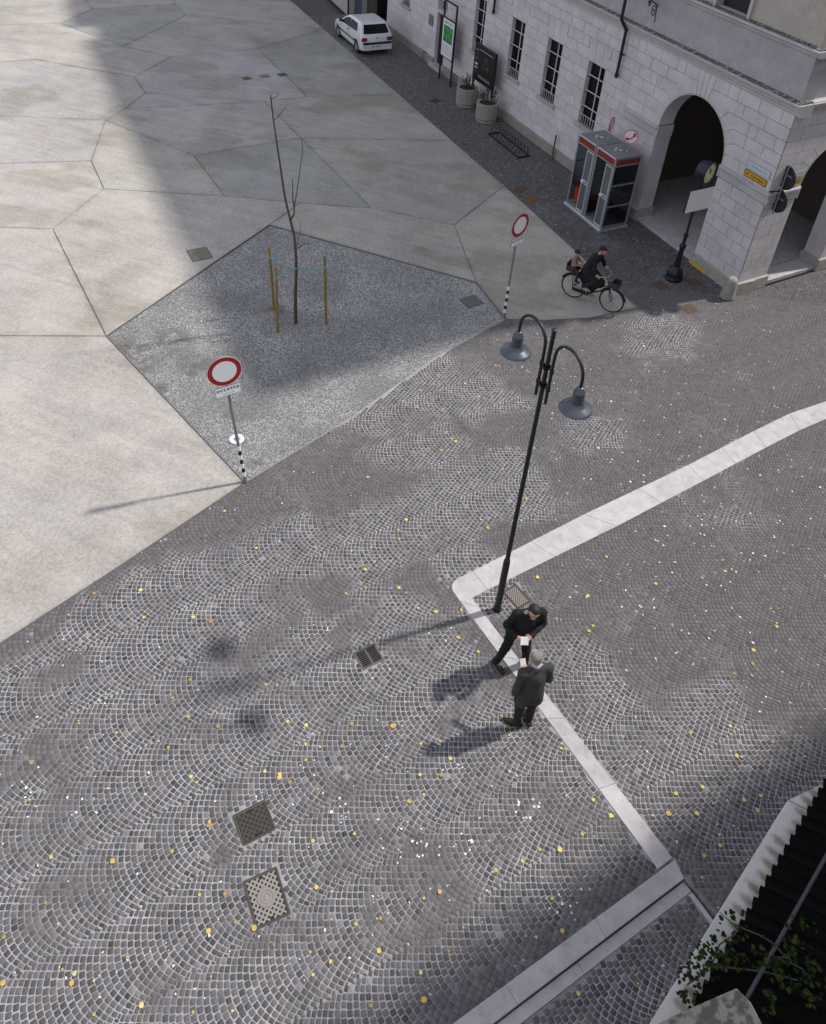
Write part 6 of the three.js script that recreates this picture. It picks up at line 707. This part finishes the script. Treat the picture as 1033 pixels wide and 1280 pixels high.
// ---------------------------------------------------------------- fallen leaves and paper scraps
{
  const R = RNG(2024), s = new THREE.Shape(); [[0.05, -0.5], [0.26, -0.38], [0.45, -0.2], [0.38, 0.02], [0.47, 0.22], [0.2, 0.32], [0.06, 0.55], [-0.14, 0.36], [-0.34, 0.36], [-0.36, 0.05], [-0.5, -0.2], [-0.2, -0.4]].forEach(([x, y], i) => i ? s.lineTo(x, y) : s.moveTo(x, y));
  const geos = [0.5, 1.2, -0.7].map((k, n) => { const g = new THREE.ShapeGeometry(s).rotateX(-PI / 2), p = g.attributes.position; for (let i = 0; i < p.count; i++) p.setY(i, 0.12 + k * 0.35 * (p.getX(i) ** 2) + 0.16 * p.getZ(i) * p.getX(i) * (n - 1) + (k < 0 ? 0.1 : 0)); g.computeVertexNormals(); return g; });
  const lm = [[0.56, 0.43, 0.10], [0.47, 0.34, 0.09], [0.60, 0.50, 0.17], [0.34, 0.23, 0.09], [0.50, 0.44, 0.20]].map((c) => M(c, { roughness: 0.7, side: THREE.DoubleSide }));
  const scr = [0, 1, 2].map((n) => { const g = new THREE.PlaneGeometry(1, 0.8, 2, 2).rotateX(-PI / 2), p = g.attributes.position; for (let i = 0; i < p.count; i++) p.setXYZ(i, p.getX(i) + 0.25 * (hash2(i, n, 5) - 0.5), 0.06 + 0.22 * hash2(i, n, 6), p.getZ(i) + 0.25 * (hash2(i, n, 7) - 0.5)); g.computeVertexNormals(); return g; }), sm = [[0.72, 0.72, 0.74], [0.62, 0.62, 0.65], [0.78, 0.77, 0.76]].map((c) => M(c, { roughness: 0.8, side: THREE.DoubleSide }));
  const onCob = (x, z) => { if (!inPoly(x, z, pavePoly) && !inPoly(x, z, lowPoly)) return false; if (inPoly(x, z, annexPoly)) return false; for (const q of bandQuads) if (inPoly(x, z, inset(q, -0.06))) return false; for (const q of coversAt) if (inPoly(x, z, q)) return false; return true; };
  const put = (name, px, py, geo, mat, size, label, cat, group) => { const g = G(px, py); if (!onCob(...g)) return false; const y = inPoly(g[0], g[1], lowPoly) ? -0.05 : 0; const m = mesh(name, geo, mat, null, [g[0], y + 0.001, g[1]], [0, R() * 6.28, 0]); m.scale.set(size, size, size * (0.75 + 0.4 * R())); tag(m, label, cat, group); return true; };
  const LL = 'yellow leaf fallen on the grey cobbles', SL = 'scrap of white paper lying on the cobbles';
  const traced = [[273, 908], [383, 907], [491, 908], [433, 742], [458, 735], [262, 1032], [261, 1164], [318, 1160], [177, 1257], [90, 1229], [4, 1229], [141, 1077], [476, 1148], [350, 972], [363, 978], [493, 907], [530, 1250], [550, 1115], [735, 745], [672, 722], [627, 895], [563, 948], [552, 969], [728, 1043], [782, 1008], [836, 1017], [764, 1020], [703, 1164], [724, 1240], [871, 1017], [930, 1000], [900, 1057], [880, 1070], [951, 995], [947, 1013], [921, 945], [940, 845], [918, 842], [942, 813], [565, 549], [552, 563], [610, 660], [595, 712], [460, 597], [570, 552], [536, 508], [765, 575], [748, 560], [820, 730], [941, 830], [966, 927], [742, 1000], [878, 984], [845, 992], [700, 1062], [620, 1088], [428, 933], [440, 905], [545, 765], [573, 797], [598, 815], [508, 650], [457, 712], [499, 735], [238, 850], [350, 968], [40, 953], [118, 742], [176, 738], [180, 772], [242, 772], [264, 777]];
  let n = 0; for (const [x, y] of traced) if (put('fallen_leaf', x, y, geos[n % 3], lm[Math.floor(R() * 4)], 0.055 + 0.024 * R(), LL, 'leaf', 'yellow leaves on the cobbles')) n++;
  while (n < 230) { const x = R() * 1033, y = 420 + R() * 860; if (R() < (x > 500 ? 0.9 : 0.6) && put('fallen_leaf', x, y, geos[n % 3], lm[Math.floor(R() * 5)], 0.028 + 0.034 * R(), LL, 'leaf', 'yellow leaves on the cobbles')) n++; }
  const clus = [[420, 1012, 22, 8], [513, 1050, 30, 12], [560, 1053, 30, 8], [105, 1005, 30, 6], [30, 995, 25, 6], [660, 1010, 18, 10], [120, 875, 16, 4], [700, 1130, 22, 8], [870, 740, 120, 40], [950, 640, 100, 40], [800, 520, 160, 50], [760, 640, 120, 20], [700, 500, 100, 24], [900, 450, 140, 24], [690, 230, 80, 34], [560, 130, 60, 22], [640, 200, 50, 20]];
  let k = 0; for (const [cx, cy, r, c] of clus) for (let i = 0; i < c; i++) { const a = R() * 6.28, q = r * Math.sqrt(R()); if (k < 300 && put('paper_scrap', cx + q * Math.cos(a), cy + q * Math.sin(a) * 0.8, scr[k % 3], sm[k % 3], 0.016 + 0.028 * R() * R() + 0.010 * R(), SL, 'paper', 'paper scraps on the cobbles')) k++; }
  for (let t = 0; k < 300 && t < 4000; t++) { const y = 380 + R() * 900; if (put('paper_scrap', R() * 1033, y, scr[k % 3], sm[k % 3], 0.016 + 0.026 * R() * R() + 0.01 * R(), SL, 'paper', 'paper scraps on the cobbles')) k++; }
  { const list = []; for (let t = 0; list.length < 1300 && t < 20000; t++) { const f = R() < 0.5, g = f ? F(R() * 24, 0.15 + R() * 2.5) : G(R() * 1033, 400 + Math.pow(R(), 1.5) * 850); if (onCob(...g)) list.push(g); }
    const im = new THREE.InstancedMesh(scr[0], M([0.6, 0.6, 0.61], { roughness: 0.8, side: THREE.DoubleSide }), list.length), m4 = new THREE.Matrix4(), q = new THREE.Quaternion(); list.forEach(([x, z], i) => { const s = 0.012 + 0.024 * R() * R() + 0.008 * R(); q.setFromAxisAngle(V3(0, 1, 0), R() * 6.28); im.setMatrixAt(i, m4.compose(V3(x, inPoly(x, z, lowPoly) ? -0.049 : 0.001, z), q, V3(s, s, s * 0.8))); }); im.name = 'scattered_litter'; im.userData = { kind: 'stuff', label: 'tiny pale litter strewn over all the cobbles', category: 'litter' }; im.castShadow = im.receiveShadow = true; scene.add(im); }
  console.log('litter', n, k);
}

renderer.render(scene, camera);
